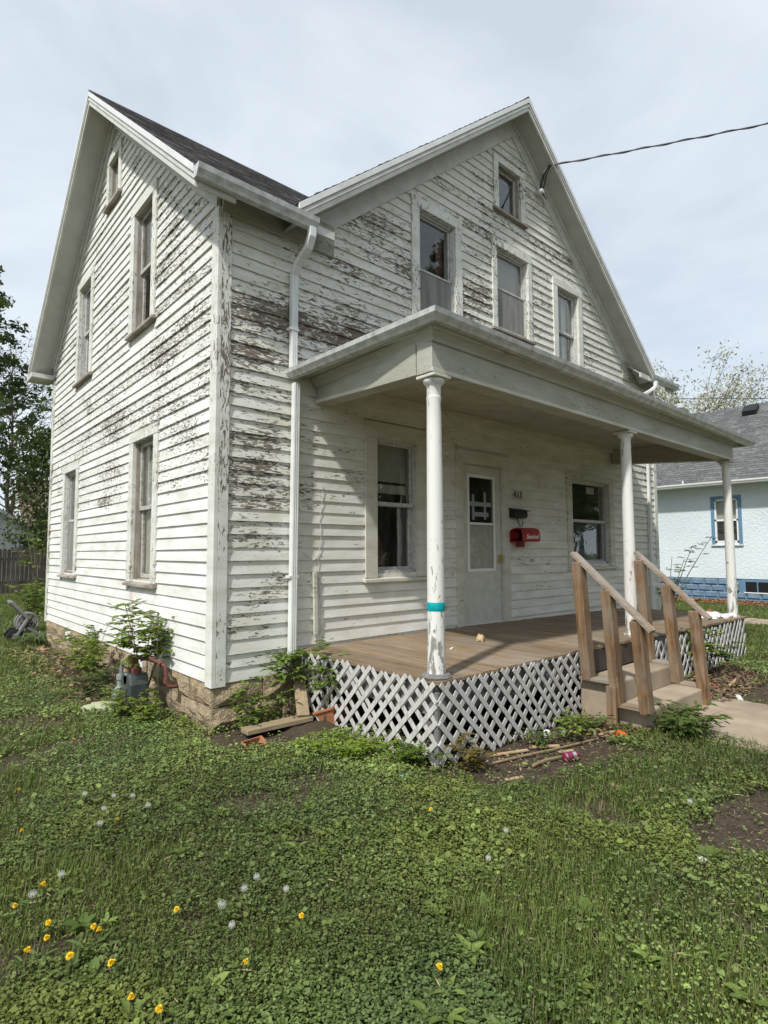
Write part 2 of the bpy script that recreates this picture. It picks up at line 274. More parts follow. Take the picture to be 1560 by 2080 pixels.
# ------------------------------------------------------------------ geometry helpers
class B:
    def __init__(s): s.v = []; s.f = []
    def add(s, v, f):
        k = len(s.v); s.v += [tuple(p) for p in v]; s.f += [tuple(i+k for i in q) for q in f]; return s
    def hexa(s, p):      # 8 points: bottom 4, top 4
        return s.add(p, [(3, 2, 1, 0), (4, 5, 6, 7), (0, 1, 5, 4), (1, 2, 6, 5), (2, 3, 7, 6), (3, 0, 4, 7)])
    def box(s, x0, x1, y0, y1, z0, z1):
        return s.hexa([(x0, y0, z0), (x1, y0, z0), (x1, y1, z0), (x0, y1, z0), (x0, y0, z1), (x1, y0, z1), (x1, y1, z1), (x0, y1, z1)])
    def bar(s, a, b, w, d, upv=(0, 0, 1), roll=0.):     # oriented box from a to b, w across, d along 'up'
        a, b = Vector(a), Vector(b); ax = (b-a).normalized(); u = Vector(upv); sd = ax.cross(u)
        if sd.length < 1e-4: sd = ax.cross(Vector((1, 0, 0)))
        sd.normalize(); u = sd.cross(ax).normalized()
        if roll: q = Matrix.Rotation(roll, 3, ax); sd = q @ sd; u = q @ u
        s_, u_ = sd*(w/2), u*(d/2)
        return s.hexa([a-s_-u_, a+s_-u_, b+s_-u_, b-s_-u_, a-s_+u_, a+s_+u_, b+s_+u_, b-s_+u_])
    def prism(s, pts, off):    # polygon (3d points) pushed along off
        n = len(pts); o = Vector(off); p = [Vector(q) for q in pts]
        return s.add(p+[q+o for q in p], [tuple(range(n))[::-1], tuple(range(n, 2*n))]+[(i, (i+1) % n, (i+1) % n+n, i+n) for i in range(n)])
    def tube(s, pts, rad, n=8, cap=True):
        pts = [Vector(p) for p in pts]; k = len(pts); rad = rad if isinstance(rad, (list, tuple)) else [rad]*k
        vs = []; pu = None
        for i, p in enumerate(pts):
            d = (pts[min(i+1, k-1)]-pts[max(i-1, 0)])
            d = d.normalized() if d.length > 1e-9 else Vector((0, 0, 1))
            if pu is None: pu = d.orthogonal().normalized()
            pu = (pu-d*pu.dot(d)); pu = pu.normalized() if pu.length > 1e-6 else d.orthogonal().normalized()
            w = d.cross(pu)
            vs += [p+(pu*math.cos(2*math.pi*j/n)+w*math.sin(2*math.pi*j/n))*rad[i] for j in range(n)]
        fs = [(i*n+j, i*n+(j+1) % n, (i+1)*n+(j+1) % n, (i+1)*n+j) for i in range(k-1) for j in range(n)]
        if cap: fs += [tuple(range(n))[::-1], tuple(range((k-1)*n, k*n))]
        return s.add(vs, fs)
    def lathe(s, prof, c, n=20, axis=(0, 0, 1)):
        ax = Vector(axis).normalized(); u = ax.orthogonal().normalized(); w = ax.cross(u); c = Vector(c); k = len(prof)
        vs = [c+ax*h+(u*math.cos(2*math.pi*j/n)+w*math.sin(2*math.pi*j/n))*r for r, h in prof for j in range(n)]
        fs = [(i*n+j, i*n+(j+1) % n, (i+1)*n+(j+1) % n, (i+1)*n+j) for i in range(k-1) for j in range(n)]
        fs += [tuple(range(n))[::-1], tuple(range((k-1)*n, k*n))]
        return s.add(vs, fs)
    def sweep(s, path, prof, side=1):
        P = [Vector(p) for p in path]; k = len(P); m_ = len(prof); vs = []
        nr = []
        for i in range(k-1):
            d = P[i+1]-P[i]; l = math.hypot(d.x, d.y); nr.append(Vector((side*d.y/l, -side*d.x/l, 0)))
        for i in range(k):
            a = nr[max(i-1, 0)]; b = nr[min(i, k-2)]; n_ = (a+b); n_ = n_/n_.length; n_ = n_/max(.2, n_.dot(a))
            vs += [P[i]+n_*o+Vector((0, 0, h)) for o, h in prof]
        fs = [(i*m_+j, i*m_+(j+1) % m_, (i+1)*m_+(j+1) % m_, (i+1)*m_+j) for i in range(k-1) for j in range(m_)]
        fs += [tuple(range(m_))[::-1], tuple(range((k-1)*m_, k*m_))]
        return s.add(vs, fs)
    def obj(s, name, mat, parent=None, smooth=False, bevel=0., kind=None):
        me = bpy.data.meshes.new(name); me.from_pydata(s.v, [], s.f); me.validate(); me.update()
        return link(name, me, mat, parent, smooth, bevel, kind)
import bmesh
def fixn(me):
    bm = bmesh.new(); bm.from_mesh(me); bmesh.ops.recalc_face_normals(bm, faces=bm.faces); bm.to_mesh(me); bm.free()
def link(name, me, mat, parent=None, smooth=False, bevel=0., kind=None, fix=True):
    if fix and len(me.polygons) < 5000: fixn(me)
    o = bpy.data.objects.new(name, me); col.objects.link(o)
    if mat is not None: me.materials.append(MAT[mat] if isinstance(mat, str) else mat)
    if smooth:
        me.polygons.foreach_set('use_smooth', [True]*len(me.polygons))
        try: me.set_sharp_from_angle(angle=R_(40))
        except Exception: pass
    if bevel:
        b = o.modifiers.new('bevel', 'BEVEL'); b.width = bevel; b.segments = 2; b.limit_method = 'ANGLE'; b.angle_limit = R_(40)
    if parent is not None:
        o.parent = parent; q = parent; tot = Vector((0, 0, 0))
        while q is not None: tot += q.location; q = q.parent
        o.location = -tot
    if kind: o['kind'] = kind
    return o
def tag(o, label, cat, group=None):
    o['label'] = label; o['category'] = cat
    if group: o['group'] = group
    return o
def thing(name, loc, label, cat, group=None):
    o = bpy.data.objects.new(name, None); o.empty_display_size = .1; o.location = loc; col.objects.link(o); return tag(o, label, cat, group)
def struct(o): o['kind'] = 'structure'; return o

def vnoise(x, y, seed=0):
    x = np.asarray(x, float); y = np.asarray(y, float); xi = np.floor(x).astype(np.int64); yi = np.floor(y).astype(np.int64)
    fx, fy = x-xi, y-yi; fx = fx*fx*(3-2*fx); fy = fy*fy*(3-2*fy)
    def h(a, b):
        n = (a*374761393+b*668265263+seed*1442695041) & 0x7fffffff; n = ((n ^ (n >> 13))*1274126177) & 0x7fffffff; return ((n ^ (n >> 16)) & 0xffff)/65535.
    return (h(xi, yi)*(1-fx)+h(xi+1, yi)*fx)*(1-fy)+(h(xi, yi+1)*(1-fx)+h(xi+1, yi+1)*fx)*fy
def fbm(x, y, seed=0): return .55*vnoise(x, y, seed)+.3*vnoise(x*2.1, y*2.1, seed+5)+.15*vnoise(x*4.3, y*4.3, seed+9)
def gh(x, y):        # height of the ground
    s = np.clip((np.asarray(y, float)-7)/13, 0, 1); s = s*s*(3-2*s)
    return .022*(fbm(np.asarray(x)*1.3, np.asarray(y)*1.3, 3)-.55)+.15*s
def ghf(x, y): return float(gh(x, y))
def inpoly(x, y, poly):
    c = np.zeros(np.shape(x), bool); n = len(poly)
    for i in range(n):
        x0, y0 = poly[i]; x1, y1 = poly[(i+1) % n]
        if y0 == y1: continue
        c ^= ((y0 > y) != (y1 > y)) & (x < (x1-x0)*(y-y0)/(y1-y0)+x0)
    return c

# ================================================================== ground
def coords(lo, hi, a, b, fine):
    c = list(np.arange(a, b, fine)); d = fine; p = a
    while p > lo: d *= 1.35; p -= d; c.append(p)
    d = fine; p = b
    while p < hi: d *= 1.35; p += d; c.append(p)
    return np.array(sorted(c))
gx = coords(-150, 220, -4, 9, .09); gy = coords(-150, 220, -6.5, 8, .09)
GX, GY = np.meshgrid(gx, gy); GZ = gh(GX, GY)
nx, ny = len(gx), len(gy)
vv = np.stack([GX.ravel(), GY.ravel(), GZ.ravel()], 1)
ii = (np.arange(ny-1)[:, None]*nx+np.arange(nx-1)[None]).ravel()
ff = np.stack([ii, ii+1, ii+1+nx, ii+nx], 1)
def npmesh(name, v, f):
    me = bpy.data.meshes.new(name); n, k = f.shape
    me.vertices.add(len(v)); me.vertices.foreach_set('co', np.ascontiguousarray(v, dtype=np.float32).ravel())
    me.loops.add(n*k); me.loops.foreach_set('vertex_index', np.ascontiguousarray(f, dtype=np.int32).ravel())
    me.polygons.add(n); me.polygons.foreach_set('loop_start', np.arange(0, n*k, k, dtype=np.int32)); 
    try: me.polygons.foreach_set('loop_total', np.full(n, k, dtype=np.int32))
    except Exception: pass
    me.update(calc_edges=True); me.validate(); return me
g = link('ground', npmesh('ground', vv, ff), 'soil', smooth=True, fix=False); struct(g)

# front walk: concrete slabs from the steps towards the street
B().box(3.15, 4.55, -12.6, -2.62, -.12, .004).obj('front_walk', 'concrete')
fw = struct(bpy.data.objects['front_walk'])
for i in range(8):
    y1 = -2.60-i*1.22; x0 = 3.02+random.uniform(-.01, .01); w = 1.6
    B().box(x0, x0+w, y1-1.205, y1, -.06, .022+random.uniform(-.004, .006)).obj('slab', 'concrete', fw, bevel=.008)
sw = struct(B().box(11.85, 12.95, -30, 40, -.1, .006).obj('side_path', 'concrete'))
for i in range(20):
    y0 = -8+i*1.22; B().box(11.8, 13.0, y0, y0+1.2, -.06, .03+random.uniform(-.003, .003)).obj('slab', 'concrete', sw, bevel=.008)

# ================================================================== the old house
SLOPE = .824; YC, XC = 3.416, 4.665; DEP, WID = 2*YC, 2*XC
ZPL, ZPF = 8.046, 8.357           # roof peaks (top of shingles)
FRL, FRF = 7.682, 7.93            # lower apex of the frieze boards
ZS = .42                          # bottom of siding
house = thing('old_house', (XC, YC, 0), 'two-storey white clapboard house with peeling paint, cross gables and a front porch', 'house')
def W(w, u, o, z): return (-o, u, z) if w == 'L' else (u, -o, z)
def wbox(b, w, u0, u1, o0, o1, z0, z1):
    return b.hexa([W(w, u0, o0, z0), W(w, u1, o0, z0), W(w, u1, o1, z0), W(w, u0, o1, z0), W(w, u0, o0, z1), W(w, u1, o0, z1), W(w, u1, o1, z1), W(w, u0, o1, z1)])
def bounds(w, z):
    if w == 'L':
        h = (FRL+.06-z)/SLOPE; return max(0., YC-h), min(DEP, YC+h)
    if z <= 4.86: return 0., WID
    h = (FRF+.06-z)/SLOPE; return max(0., XC-h), min(WID, XC+h)
# openings: casing outer u0,u1,z0,z1 ; inner u0,u1,z0,z1
OPEN = {
 'L': [dict(o=(1.43, 2.39, 1.20, 3.065), i=(1.56, 2.25, 1.285, 2.945), k='curtain', bare=1),
       dict(o=(4.84, 5.84, 1.20, 3.06), i=(4.97, 5.70, 1.285, 2.93), k='storm'),
       dict(o=(1.65, 2.57, 4.30, 6.04), i=(1.78, 2.43, 4.385, 5.915), k='broken'),
       dict(o=(4.31, 5.24, 4.28, 6.0), i=(4.44, 5.11, 4.365, 5.885), k='curtain2'),
       dict(o=(3.09, 3.75, 6.55, 7.36), i=(3.20, 3.64, 6.62, 7.25), k='attic')],
 'F': [dict(o=(1.75, 2.76, 1.25, 3.098), i=(1.925, 2.58, 1.36, 2.92), k='blind'),
       dict(o=(3.28, 4.42, .60, 2.952), i=(3.41, 4.285, .645, 2.79), k='door'),
       dict(o=(5.97, 7.52, 1.283, 2.897), i=(6.12, 7.36, 1.385, 2.79), k='dark'),
       dict(o=(2.51, 3.46, 4.28, 6.10), i=(2.645, 3.33, 4.40, 5.968), k='screen'),
       dict(o=(4.13, 5.11, 4.76, 6.17), i=(4.235, 5.01, 4.84, 6.05), k='screen2'),
       dict(o=(5.71, 6.61, 4.42, 6.07), i=(5.84, 6.48, 4.52, 5.95), k='plainglass'),
       dict(o=(4.20, 4.98, 6.58, 7.47), i=(4.31, 4.86, 6.665, 7.365), k='attic')]}
def segs(lo, hi, cuts):
    s = [(lo, hi)]
    for a, b in cuts:
        n = []
        for p, q in s:
            if b <= p or a >= q: n.append((p, q))
            else:
                if a > p: n.append((p, a))
                if b < q: n.append((b, q))
        s = n
    return s
nclap = 0
for w in 'LF':
    # backing wall, hollow at the openings
    zz = sorted(set([ZS, 4.8, (FRL if w == 'L' else FRF)] + [q for d in OPEN[w] for q in d['i'][2:]])); b = B()
    for z0, z1 in zip(zz[:-1], zz[1:]):
        sub = 1
        a0, a1 = bounds(w, z0); c0, c1 = bounds(w, z1)
        cuts = [(d['i'][0], d['i'][1]) for d in OPEN[w] if d['i'][2] <= z0+1e-6 and d['i'][3] >= z1-1e-6]
        for p, q in segs(a0, a1, cuts):
            t0 = max(p, c0) if p == a0 else p; t1 = min(q, c1) if q == a1 else q
            if p == a0: t0 = c0
            if q == a1: t1 = c1
            if t1 < t0: t0 = t1 = (t0+t1)/2
            b.hexa([W(w, p, -.1, z0), W(w, q, -.1, z0), W(w, q, 0, z0), W(w, p, 0, z0), W(w, t0, -.1, z1), W(w, t1, -.1, z1), W(w, t1, 0, z1), W(w, t0, 0, z1)])
    wall = b.obj('wall', 'paint_trim', house)
    mat = 'paint_left' if w == 'L' else 'paint_front'
    e = .1225; z = ZS; top = FRL if w == 'L' else FRF
    while z < top-.03:
        ee = e+random.uniform(-.004, .004); z1 = min(z+ee, top-.005)
        a0, a1 = bounds(w, z); c0, c1 = bounds(w, min(z1+.012, top+.05))
        cuts = []
        for d in OPEN[w]:
            ov = min(z1, d['o'][3])-max(z, d['o'][2])
            if ov > .03: cuts.append((d['o'][0]-.002, d['o'][1]+.002))
        for p, q in segs(a0, a1, cuts):
            if q-p < .03: continue
            parts = [(p, q)]
            if q-p > 5.2 and random.random() < .45:
                j = random.uniform(p+1.5, q-1.5); parts = [(p, j-.001), (j+.001, q)]
            for pp, qq in parts:
                t0 = c0 if pp == a0 else pp; t1 = c1 if qq == a1 else qq
                if t1 <= t0: t0 = t1 = (pp+qq)/2
                j0, j1 = random.uniform(-.004, .003), random.uniform(-.004, .003); tb = .028+random.uniform(-.003, .005)
                bb = B(); zt = z1+.012
                k = max(1, int((qq-pp)/1.2)); us = [pp+(qq-pp)*i/k for i in range(k+1)]; ut = [t0+(t1-t0)*i/k for i in range(k+1)]
                vs = []
                for i in range(k+1):
                    jz = j0+(j1-j0)*i/k+(random.uniform(-.003, .003) if 0 < i < k else 0); jo = random.uniform(-.002, .002)
                    vs += [W(w, us[i], .003, z+jz), W(w, us[i], tb+jo, z+jz), W(w, ut[i], .009, zt), W(w, ut[i], .003, zt)]
                fs = [(0, 1, 2, 3), (4*k+3, 4*k+2, 4*k+1, 4*k)]
                for i in range(k):
                    a = 4*i; fs += [(a, a+4, a+5, a+1), (a+1, a+5, a+6, a+2), (a+2, a+6, a+7, a+3), (a+3, a+7, a+4, a)]
                bb.add(vs, fs); bb.obj('clapboard', mat, wall); nclap += 1
        z = z1
# rear and far side walls (plain)
b = B().box(0, WID, DEP-.1, DEP, ZS, 4.8).box(WID-.1, WID, 0, DEP-.1, ZS, 4.8)
b.prism([(WID-.1, 0, 4.8), (WID-.1, DEP, 4.8), (WID-.1, YC, FRL)], (.1, 0, 0)); b.prism([(0.9, DEP-.1, 4.8), (WID-.9, DEP-.1, 4.8), (XC, DEP-.1, FRF)], (0, .1, 0))
b.obj('rear_wall', 'paint_trim', house)
# corner boards
for (x0, x1, y0, y1) in ((-.042, .002, -.042, .095), (.003, .10, -.042, .001), (-.042, .0, DEP-.1, DEP+.03), (WID-.10, WID+.03, -.034, .0), (WID+.0, WID+.034, .001, .1)):
    B().box(x0, x1, y0, y1, ZS-.03, 4.9 if x1 > 1 or y0 > 1 else 4.88).obj('corner_board', 'paint_corner', house, bevel=.004)

# ---- roofs
def roofL(y): return ZPL-SLOPE*abs(y-YC)
def roofF(x): return ZPF-SLOPE*abs(x-XC)
OVL, OVF, EV = -.389, -.348, -.30
VAL = (ZPF-ZPL)/SLOPE+YC-XC          # valley: Y - X
t_ = .045
b = B()
def slab(pts, zf): b.prism([(x, y, zf(x, y)-t_) for x, y in pts], (0, 0, t_))
zl = lambda x, y: roofL(y); zf_ = lambda x, y: roofF(x)
xr = lambda y: y-VAL                  # left valley X at Y
slab([(OVL, EV), (xr(EV), EV), (xr(YC), YC), (OVL, YC)], zl)
slab([(2*XC-OVL, EV), (2*XC-OVL, YC), (2*XC-xr(YC), YC), (2*XC-xr(EV), EV)], zl)
slab([(OVL, YC), (2*XC-OVL, YC), (2*XC-OVL, DEP+.30), (OVL, DEP+.30)], zl)
xe = .645
slab([(xe, OVF), (XC, OVF), (XC, YC), (xr(YC), YC), (xe, xe+VAL)], zf_)
slab([(2*XC-xe, OVF), (2*XC-xe, xe+VAL), (2*XC-xr(YC), YC), (XC, YC), (XC, OVF)], zf_)
slab([(xr(YC), YC), (XC, YC), (XC, DEP+.34), (xe, DEP+.34)], zf_)
slab([(2*XC-xr(YC), YC), (2*XC-xe, DEP+.34), (XC, DEP+.34), (XC, YC)], zf_)
roof = b.obj('roof', 'shingle', house)
# shingle courses stepped over the visible slopes
def courses(y0, y1, fx0, fx1, zfun, axis, name):
    bb = B(); n = int(abs(y1-y0)/.105)
    for i in range(n):
        a = y0+(y1-y0)*i/n; c = y0+(y1-y0)*(i+1)/n
        x0a, x1a, x0c, x1c = fx0(a), fx1(a), fx0(c), fx1(c)
        m_ = max(1, int((x1a-x0a)/.33))
        for k in range(m_):
            s0, s1 = k/m_, (k+1)/m_
            xa0, xa1 = x0a+(x1a-x0a)*s0+.003, x0a+(x1a-x0a)*s1-.003; xc0, xc1 = x0c+(x1c-x0c)*s0+.003, x0c+(x1c-x0c)*s1-.003
            th = .014+random.uniform(-.004, .006); ja = random.uniform(-.008, .008)
            if axis == 'x': q = lambda x, y, h: (x, y, zfun(y)+h)
            else: q = lambda x, y, h: (y, x, zfun(y)+h)
            bb.add([q(xa0, a+ja, 0), q(xa1, a+ja, 0), q(xa1, a+ja, th), q(xa0, a+ja, th), q(xc0, c, .003), q(xc1, c, .003)], [(0, 1, 2, 3), (3, 2, 5, 4), (0, 3, 4), (1, 5, 2)])
    o = bb.obj(name, 'shingle', roof); o['kind'] = 'stuff'; return o
courses(EV-.01, YC, lambda y: OVL-.012, lambda y: xr(y), roofL, 'x', 'shingle_courses')
courses(DEP+.30, YC, lambda y: OVL-.012, lambda y: 3.0, roofL, 'x', 'shingle_courses')
courses(xe-.01, XC, lambda x: OVF-.012, lambda x: min(x+VAL, YC), roofF, 'y', 'shingle_courses')
courses(2*XC-xe+.01, XC, lambda x: OVF-.012, lambda x: min(2*XC-x+VAL, YC), roofF, 'y', 'shingle_courses')
B().prism([(OVL-.01, YC-.12, ZPL-.092), (OVL-.01, YC, ZPL+.008), (OVL-.01, YC+.12, ZPL-.092), (OVL-.01, YC+.12, ZPL-.076), (OVL-.01, YC, ZPL+.026), (OVL-.01, YC-.12, ZPL-.076)], (4.7, 0, 0)).obj('ridge_cap', 'shingle', roof)
B().prism([(XC-.12, OVF-.008, ZPF-.092), (XC, OVF-.008, ZPF+.008), (XC+.12, OVF-.008, ZPF-.092), (XC+.12, OVF-.008, ZPF-.076), (XC, OVF-.008, ZPF+.026), (XC-.12, OVF-.008, ZPF-.076)], (0, 7, 0)).obj('ridge_cap', 'shingle', roof)

# ---- rakes: metal cap, fascia, moulding, soffit and frieze on both gables
def rake(w, ulo, umid, uhi, zpk, ov, frz):
    sg = lambda u: zpk-SLOPE*abs(u-umid)
    for ua, ub in ((ulo, umid), (umid, uhi)):
        def strip(name, o0, o1, d0, d1, mat, uu0=ua, uu1=ub, par=house, bev=0.):
            pts = [W(w, uu0, o0, sg(uu0)-d1), W(w, uu1, o0, sg(uu1)-d1), W(w, uu1, o0, sg(uu1)-d0), W(w, uu0, o0, sg(uu0)-d0)]
            off = Vector(W(w, 0, o1, 0))-Vector(W(w, 0, o0, 0)); return B().prism(pts, off).obj(name, mat, par, bevel=bev)
        f = strip('rake_fascia', ov-.03, ov-.002, .047, .20, 'frieze', bev=.003)
        strip('metal_edge', ov-.001, ov+.016, .004, .075, 'fascia', par=f, bev=.002)
        strip('rake_moulding', ov-.0, ov+.009, .10, .135, 'frieze', par=f, bev=.003)
        strip('soffit', .0, ov-.031, .165, .185, 'soffit')
        # frieze board on the wall
        a, c = (max(ua, 0.0), ub) if ua < umid and ub == umid else (ua, min(ub, DEP if w == 'L' else WID))
        if w == 'F': a, c = (max(a, .86), c) if ub == umid else (a, min(c, WID-.86))
        strip('frieze_board', .004, .046, .186, zpk-frz, 'frieze', a, c, bev=.003)
        strip('bed_moulding', .047, .08, .186, .222, 'frieze', a, c, bev=.004)
rake('L', EV, YC, DEP+.30, ZPL, -OVL, FRL)
rake('F', xe, XC, 2*XC-xe, ZPF, -OVF, FRF)
# eave boxes of the left and right wings along the street side, and the rear eave return
zE = roofL(EV)
for x0, x1, xa, xb in ((.004, xr(EV)+.55, .0, 1.30), (2*XC-xr(EV)-.55, WID-.004, WID-1.30, WID)):
    B().prism([(x0, EV+.03, roofL(EV+.03)-.085), (x0, .0, roofL(0)-.085), (x0, .0, roofL(0)-.065), (x0, EV+.03, roofL(EV+.03)-.065)], (x1-x0, 0, 0)).obj('soffit', 'soffit', house)
    B().box(x0, x1, EV, EV+.028, zE-.13, zE-.046).obj('eave_fascia', 'frieze', house)
    B().box(xa, xb, -.051, -.004, 4.835, roofL(0)-.05).obj('frieze_board', 'paint_porch_shaded', house, bevel=.003)
for xa, xb in ((OVL+.034, .002), (WID-.002, 2*XC-OVL-.034)): B().box(xa, xb, EV+.001, EV+.027, zE-.19, zE-.05).obj('eave_fascia', 'frieze', house)
B().box(OVL+.0, 3., DEP+.03, DEP+.36, zE-.17, zE-.15).obj('soffit', 'soffit', house)
B().box(OVL+.0, 3., DEP+.361, DEP+.45, zE-.16, zE-.03).obj('rear_gutter', 'gutter', house)
B().prism([(OVL-.005, DEP-.02, zE-.19), (OVL-.005, DEP+.46, zE-.19), (OVL-.005, DEP+.46, zE-.08), (OVL-.005, DEP-.02, zE-.11)], (.37, 0, 0)).obj('eave_return', 'frieze', house)

# ---- gutters and downspouts
GP = [(0, .125), (0, 0), (.065, 0), (.08, .03), (.112, .07), (.122, .125), (.110, .128), (.104, .078), (.07, .018), (.012, .018), (.012, .125)]
GPS = GP; GP = [(o*.84, h*.86) for o, h in GPS]
g1 = B().sweep([(OVL-.005, EV-.002, zE-.135), (.86, EV-.002, zE-.145)], GP, 1).obj('gutter', 'gutter', house)
B().prism([(OVL-.009, EV-.002-o, zE-.135+h) for o, h in GP[:6]], (.004, 0, 0)).obj('end_cap', 'gutter', g1)
B().prism([(.86, EV-.002-o, zE-.145+h) for o, h in GP[:6]], (.004, 0, 0)).obj('end_cap', 'gutter', g1)
B().prism([(.35, EV-.003-o*1.02, zE-.141+h-.002) for o, h in GP[:6]], (.03, 0, 0)).obj('gutter_joint', 'gutter', g1)
g2 = B().sweep([(2*XC-.80, EV-.002, zE-.145), (2*XC-OVL+.01, EV-.002, zE-.135)], GP, 1).obj('gutter', 'gutter', house)
def spout(pts, wd_=.076, dp=.058, par=house, name='downspout'):
    bb = B()
    for a, c in zip(pts[:-1], pts[1:]): bb.bar(a, c, wd_, dp, upv=(0, 1, 0.001))
    o = bb.obj(name, 'downspout', par, bevel=.006)
    return o
ds = spout([(.80, -.355, zE-.14), (.80, -.35, zE-.24)])
for a, c in (((.80, -.355, zE-.22), (.795, -.29, zE-.34)), ((.795, -.295, zE-.33), (.776, -.13, zE-.45)), ((.776, -.14, zE-.44), (.772, -.075, zE-.54))):
    B().bar(a, c, .078, .060, upv=(0, 1, 0.3)).obj('elbow', 'downspout', ds, bevel=.007)
d1 = [(.772, -.075, zE-.52), (.772, -.07, 3.47)]; d2 = [(.805, -.075, 3.32), (.775, -.078, .50)]
for dd in (d1, d2):
    B().bar(dd[0], dd[1], .076, .056, upv=(0, 1, 0)).obj('pipe', 'downspout', ds, bevel=.006)
    for k in (-.022, 0, .022):
        B().bar((dd[0][0]+k, dd[0][1]-.029, dd[0][2]), (dd[1][0]+k, dd[1][1]-.029, dd[1][2]), .009, .006, upv=(0, 1, 0)).obj('rib', 'downspout', ds)
for zq, xq in ((3.87, .772), (1.36, .784)):
    B().box(xq-.062, xq+.044, -.108, -.03, zq-.012, zq+.014).obj('strap', 'downspout', ds)
spout([(WID-.42, -.07, 4.45), (WID-.45, -.07, .4)], .06, .05)
ds2 = spout([(2*XC-.72, -.41, zE-.17), (2*XC-.72, -.40, zE-.28)])
B().bar((2*XC-.72, -.40, zE-.26), (2*XC-.80, -.30, zE-.36), .07, .055).obj('elbow', 'downspout', ds2, bevel=.006)
B().bar((2*XC-.79, -.31, zE-.35), (2*XC-1.35, -.24, zE-.62), .07, .055).obj('elbow', 'downspout', ds2, bevel=.006)

# ---- windows and the door
def window(w, d):
    (o0, o1, oz0, oz1), (i0, i1, iz0, iz1), k = d['o'], d['i'], d['k']
    b = B(); T = .044
    if k == 'door': oz0 = iz0-.02
    wbox(b, w, o0, i0, .0, T, oz0+(.06 if k != 'door' else 0), iz1); wbox(b, w, i1, o1, .0, T, oz0+(.06 if k != 'door' else 0), iz1)
    wbox(b, w, o0-.004, o1+.004, .001, T+.004, iz1, oz1)
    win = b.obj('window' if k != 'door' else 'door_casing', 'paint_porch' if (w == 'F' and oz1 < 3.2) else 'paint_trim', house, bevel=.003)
    jb = B(); jt = .016
    wbox(jb, w, i0, i0+jt, -.16, -.001, iz0, iz1); wbox(jb, w, i1-jt, i1, -.16, -.001, iz0, iz1); wbox(jb, w, i0+jt, i1-jt, -.16, -.001, iz1-jt, iz1)
    jb.obj('jamb', 'jamb' if d.get('bare') or k in ('broken', 'attic') else 'sash', win)
    if k == 'door': return win
    # recess: dark room behind the glass
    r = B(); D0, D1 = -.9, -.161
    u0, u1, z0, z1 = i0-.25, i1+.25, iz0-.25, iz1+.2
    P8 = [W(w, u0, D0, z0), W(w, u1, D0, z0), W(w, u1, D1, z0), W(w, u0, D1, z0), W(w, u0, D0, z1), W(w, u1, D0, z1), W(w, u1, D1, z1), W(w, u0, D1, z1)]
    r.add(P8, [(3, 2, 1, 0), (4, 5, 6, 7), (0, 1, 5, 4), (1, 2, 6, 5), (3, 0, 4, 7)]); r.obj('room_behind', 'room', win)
    B().hexa([W(w, o0-.03, -.0, oz0+.02), W(w, o1+.03, -.0, oz0+.02), W(w, o1+.03, .075, oz0+.012), W(w, o0-.03, .075, oz0+.012), W(w, o0-.03, -.0, oz0+.062), W(w, o1+.03, -.0, oz0+.062), W(w, o1+.03, .075, oz0+.048), W(w, o0-.03, .075, oz0+.048)]).obj('sill', 'sill' if (w == 'L' or oz1 > 3.2) else 'paint_porch', win, bevel=.004)
    B().hexa([W(w, i0, -.15, iz0-.02), W(w, i1, -.15, iz0-.02), W(w, i1, -.001, iz0-.035), W(w, i0, -.001, iz0-.035), W(w, i0, -.15, iz0+.02), W(w, i1, -.15, iz0+.02), W(w, i1, -.001, iz0+.004), W(w, i0, -.001, iz0+.004)]).obj('sill', 'sill', win)
    a0, a1 = i0+jt, i1-jt; zm = (iz0+iz1)/2+.02; fr = .042
    sm = 'sash_grey' if (d.get('bare') or k in ('broken', 'attic')) else 'sash'
    def sash(z0, z1, oo, fill):
        b = B()
        wbox(b, w, a0, a0+fr, oo-.03, oo, z0, z1); wbox(b, w, a1-fr, a1, oo-.03, oo, z0, z1); wbox(b, w, a0+fr, a1-fr, oo-.03, oo, z0, z0+fr*1.15); wbox(b, w, a0+fr, a1-fr, oo-.03, oo, z1-fr, z1)
        b.obj('sash', sm, win, bevel=.003)
        if fill: 
            g_ = B(); wbox(g_, w, a0+fr, a1-fr, oo-.018, oo-.013, z0+fr*1.15, z1-fr); g_.obj('pane' if fill == 'glass' else 'screen', fill, win)
    zb = iz0+.02; zt = iz1-jt
    if k == 'attic': sash(zb, zt, -.05, 'glass')
    else:
        sash(zm-.02, zt, -.045, 'glass')
        sash(zb, zm+.02, -.078, None if k == 'broken' else 'glass')
        if k in ('screen', 'screen2', 'storm'): 
            b = B(); wbox(b, w, a0+.02, a1-.02, -.030, -.026, zb+.01, zm); b.obj('screen', 'screen', win)
            b = B()
            for q in ((a0, a0+.022, zb, zt), (a1-.022, a1, zb, zt), (a0, a1, zb, zb+.022), (a0, a1, zm-.012, zm+.012), (a0, a1, zt-.022, zt)): wbox(b, w, q[0], q[1], -.040, -.018, q[2], q[3])
            b.obj('storm_frame', 'sash', win)
    def drape(u0, u1, z0, z1, oo, mat, n=26, amp=.012, name='curtain'):
        vs = []; fs = []
        for i in range(n+1):
            u = u0+(u1-u0)*i/n; ooo = oo+amp*math.sin(i*2.1)+amp*.6*math.sin(i*.9); vs += [W(w, u, ooo, z0), W(w, u, ooo-.005*math.sin(i), z1)]
        fs = [(2*i, 2*i+2, 2*i+3, 2*i+1) for i in range(n)]; B().add(vs, fs).obj(name, mat, win, smooth=False)
    if k == 'curtain': drape(a0, a1, zb+.05, zt, -.135, 'curtain', 30, .014)
    if k == 'curtain2': drape(a0-.05, a0+.3, zb, zt, -.24, 'curtain', 16)
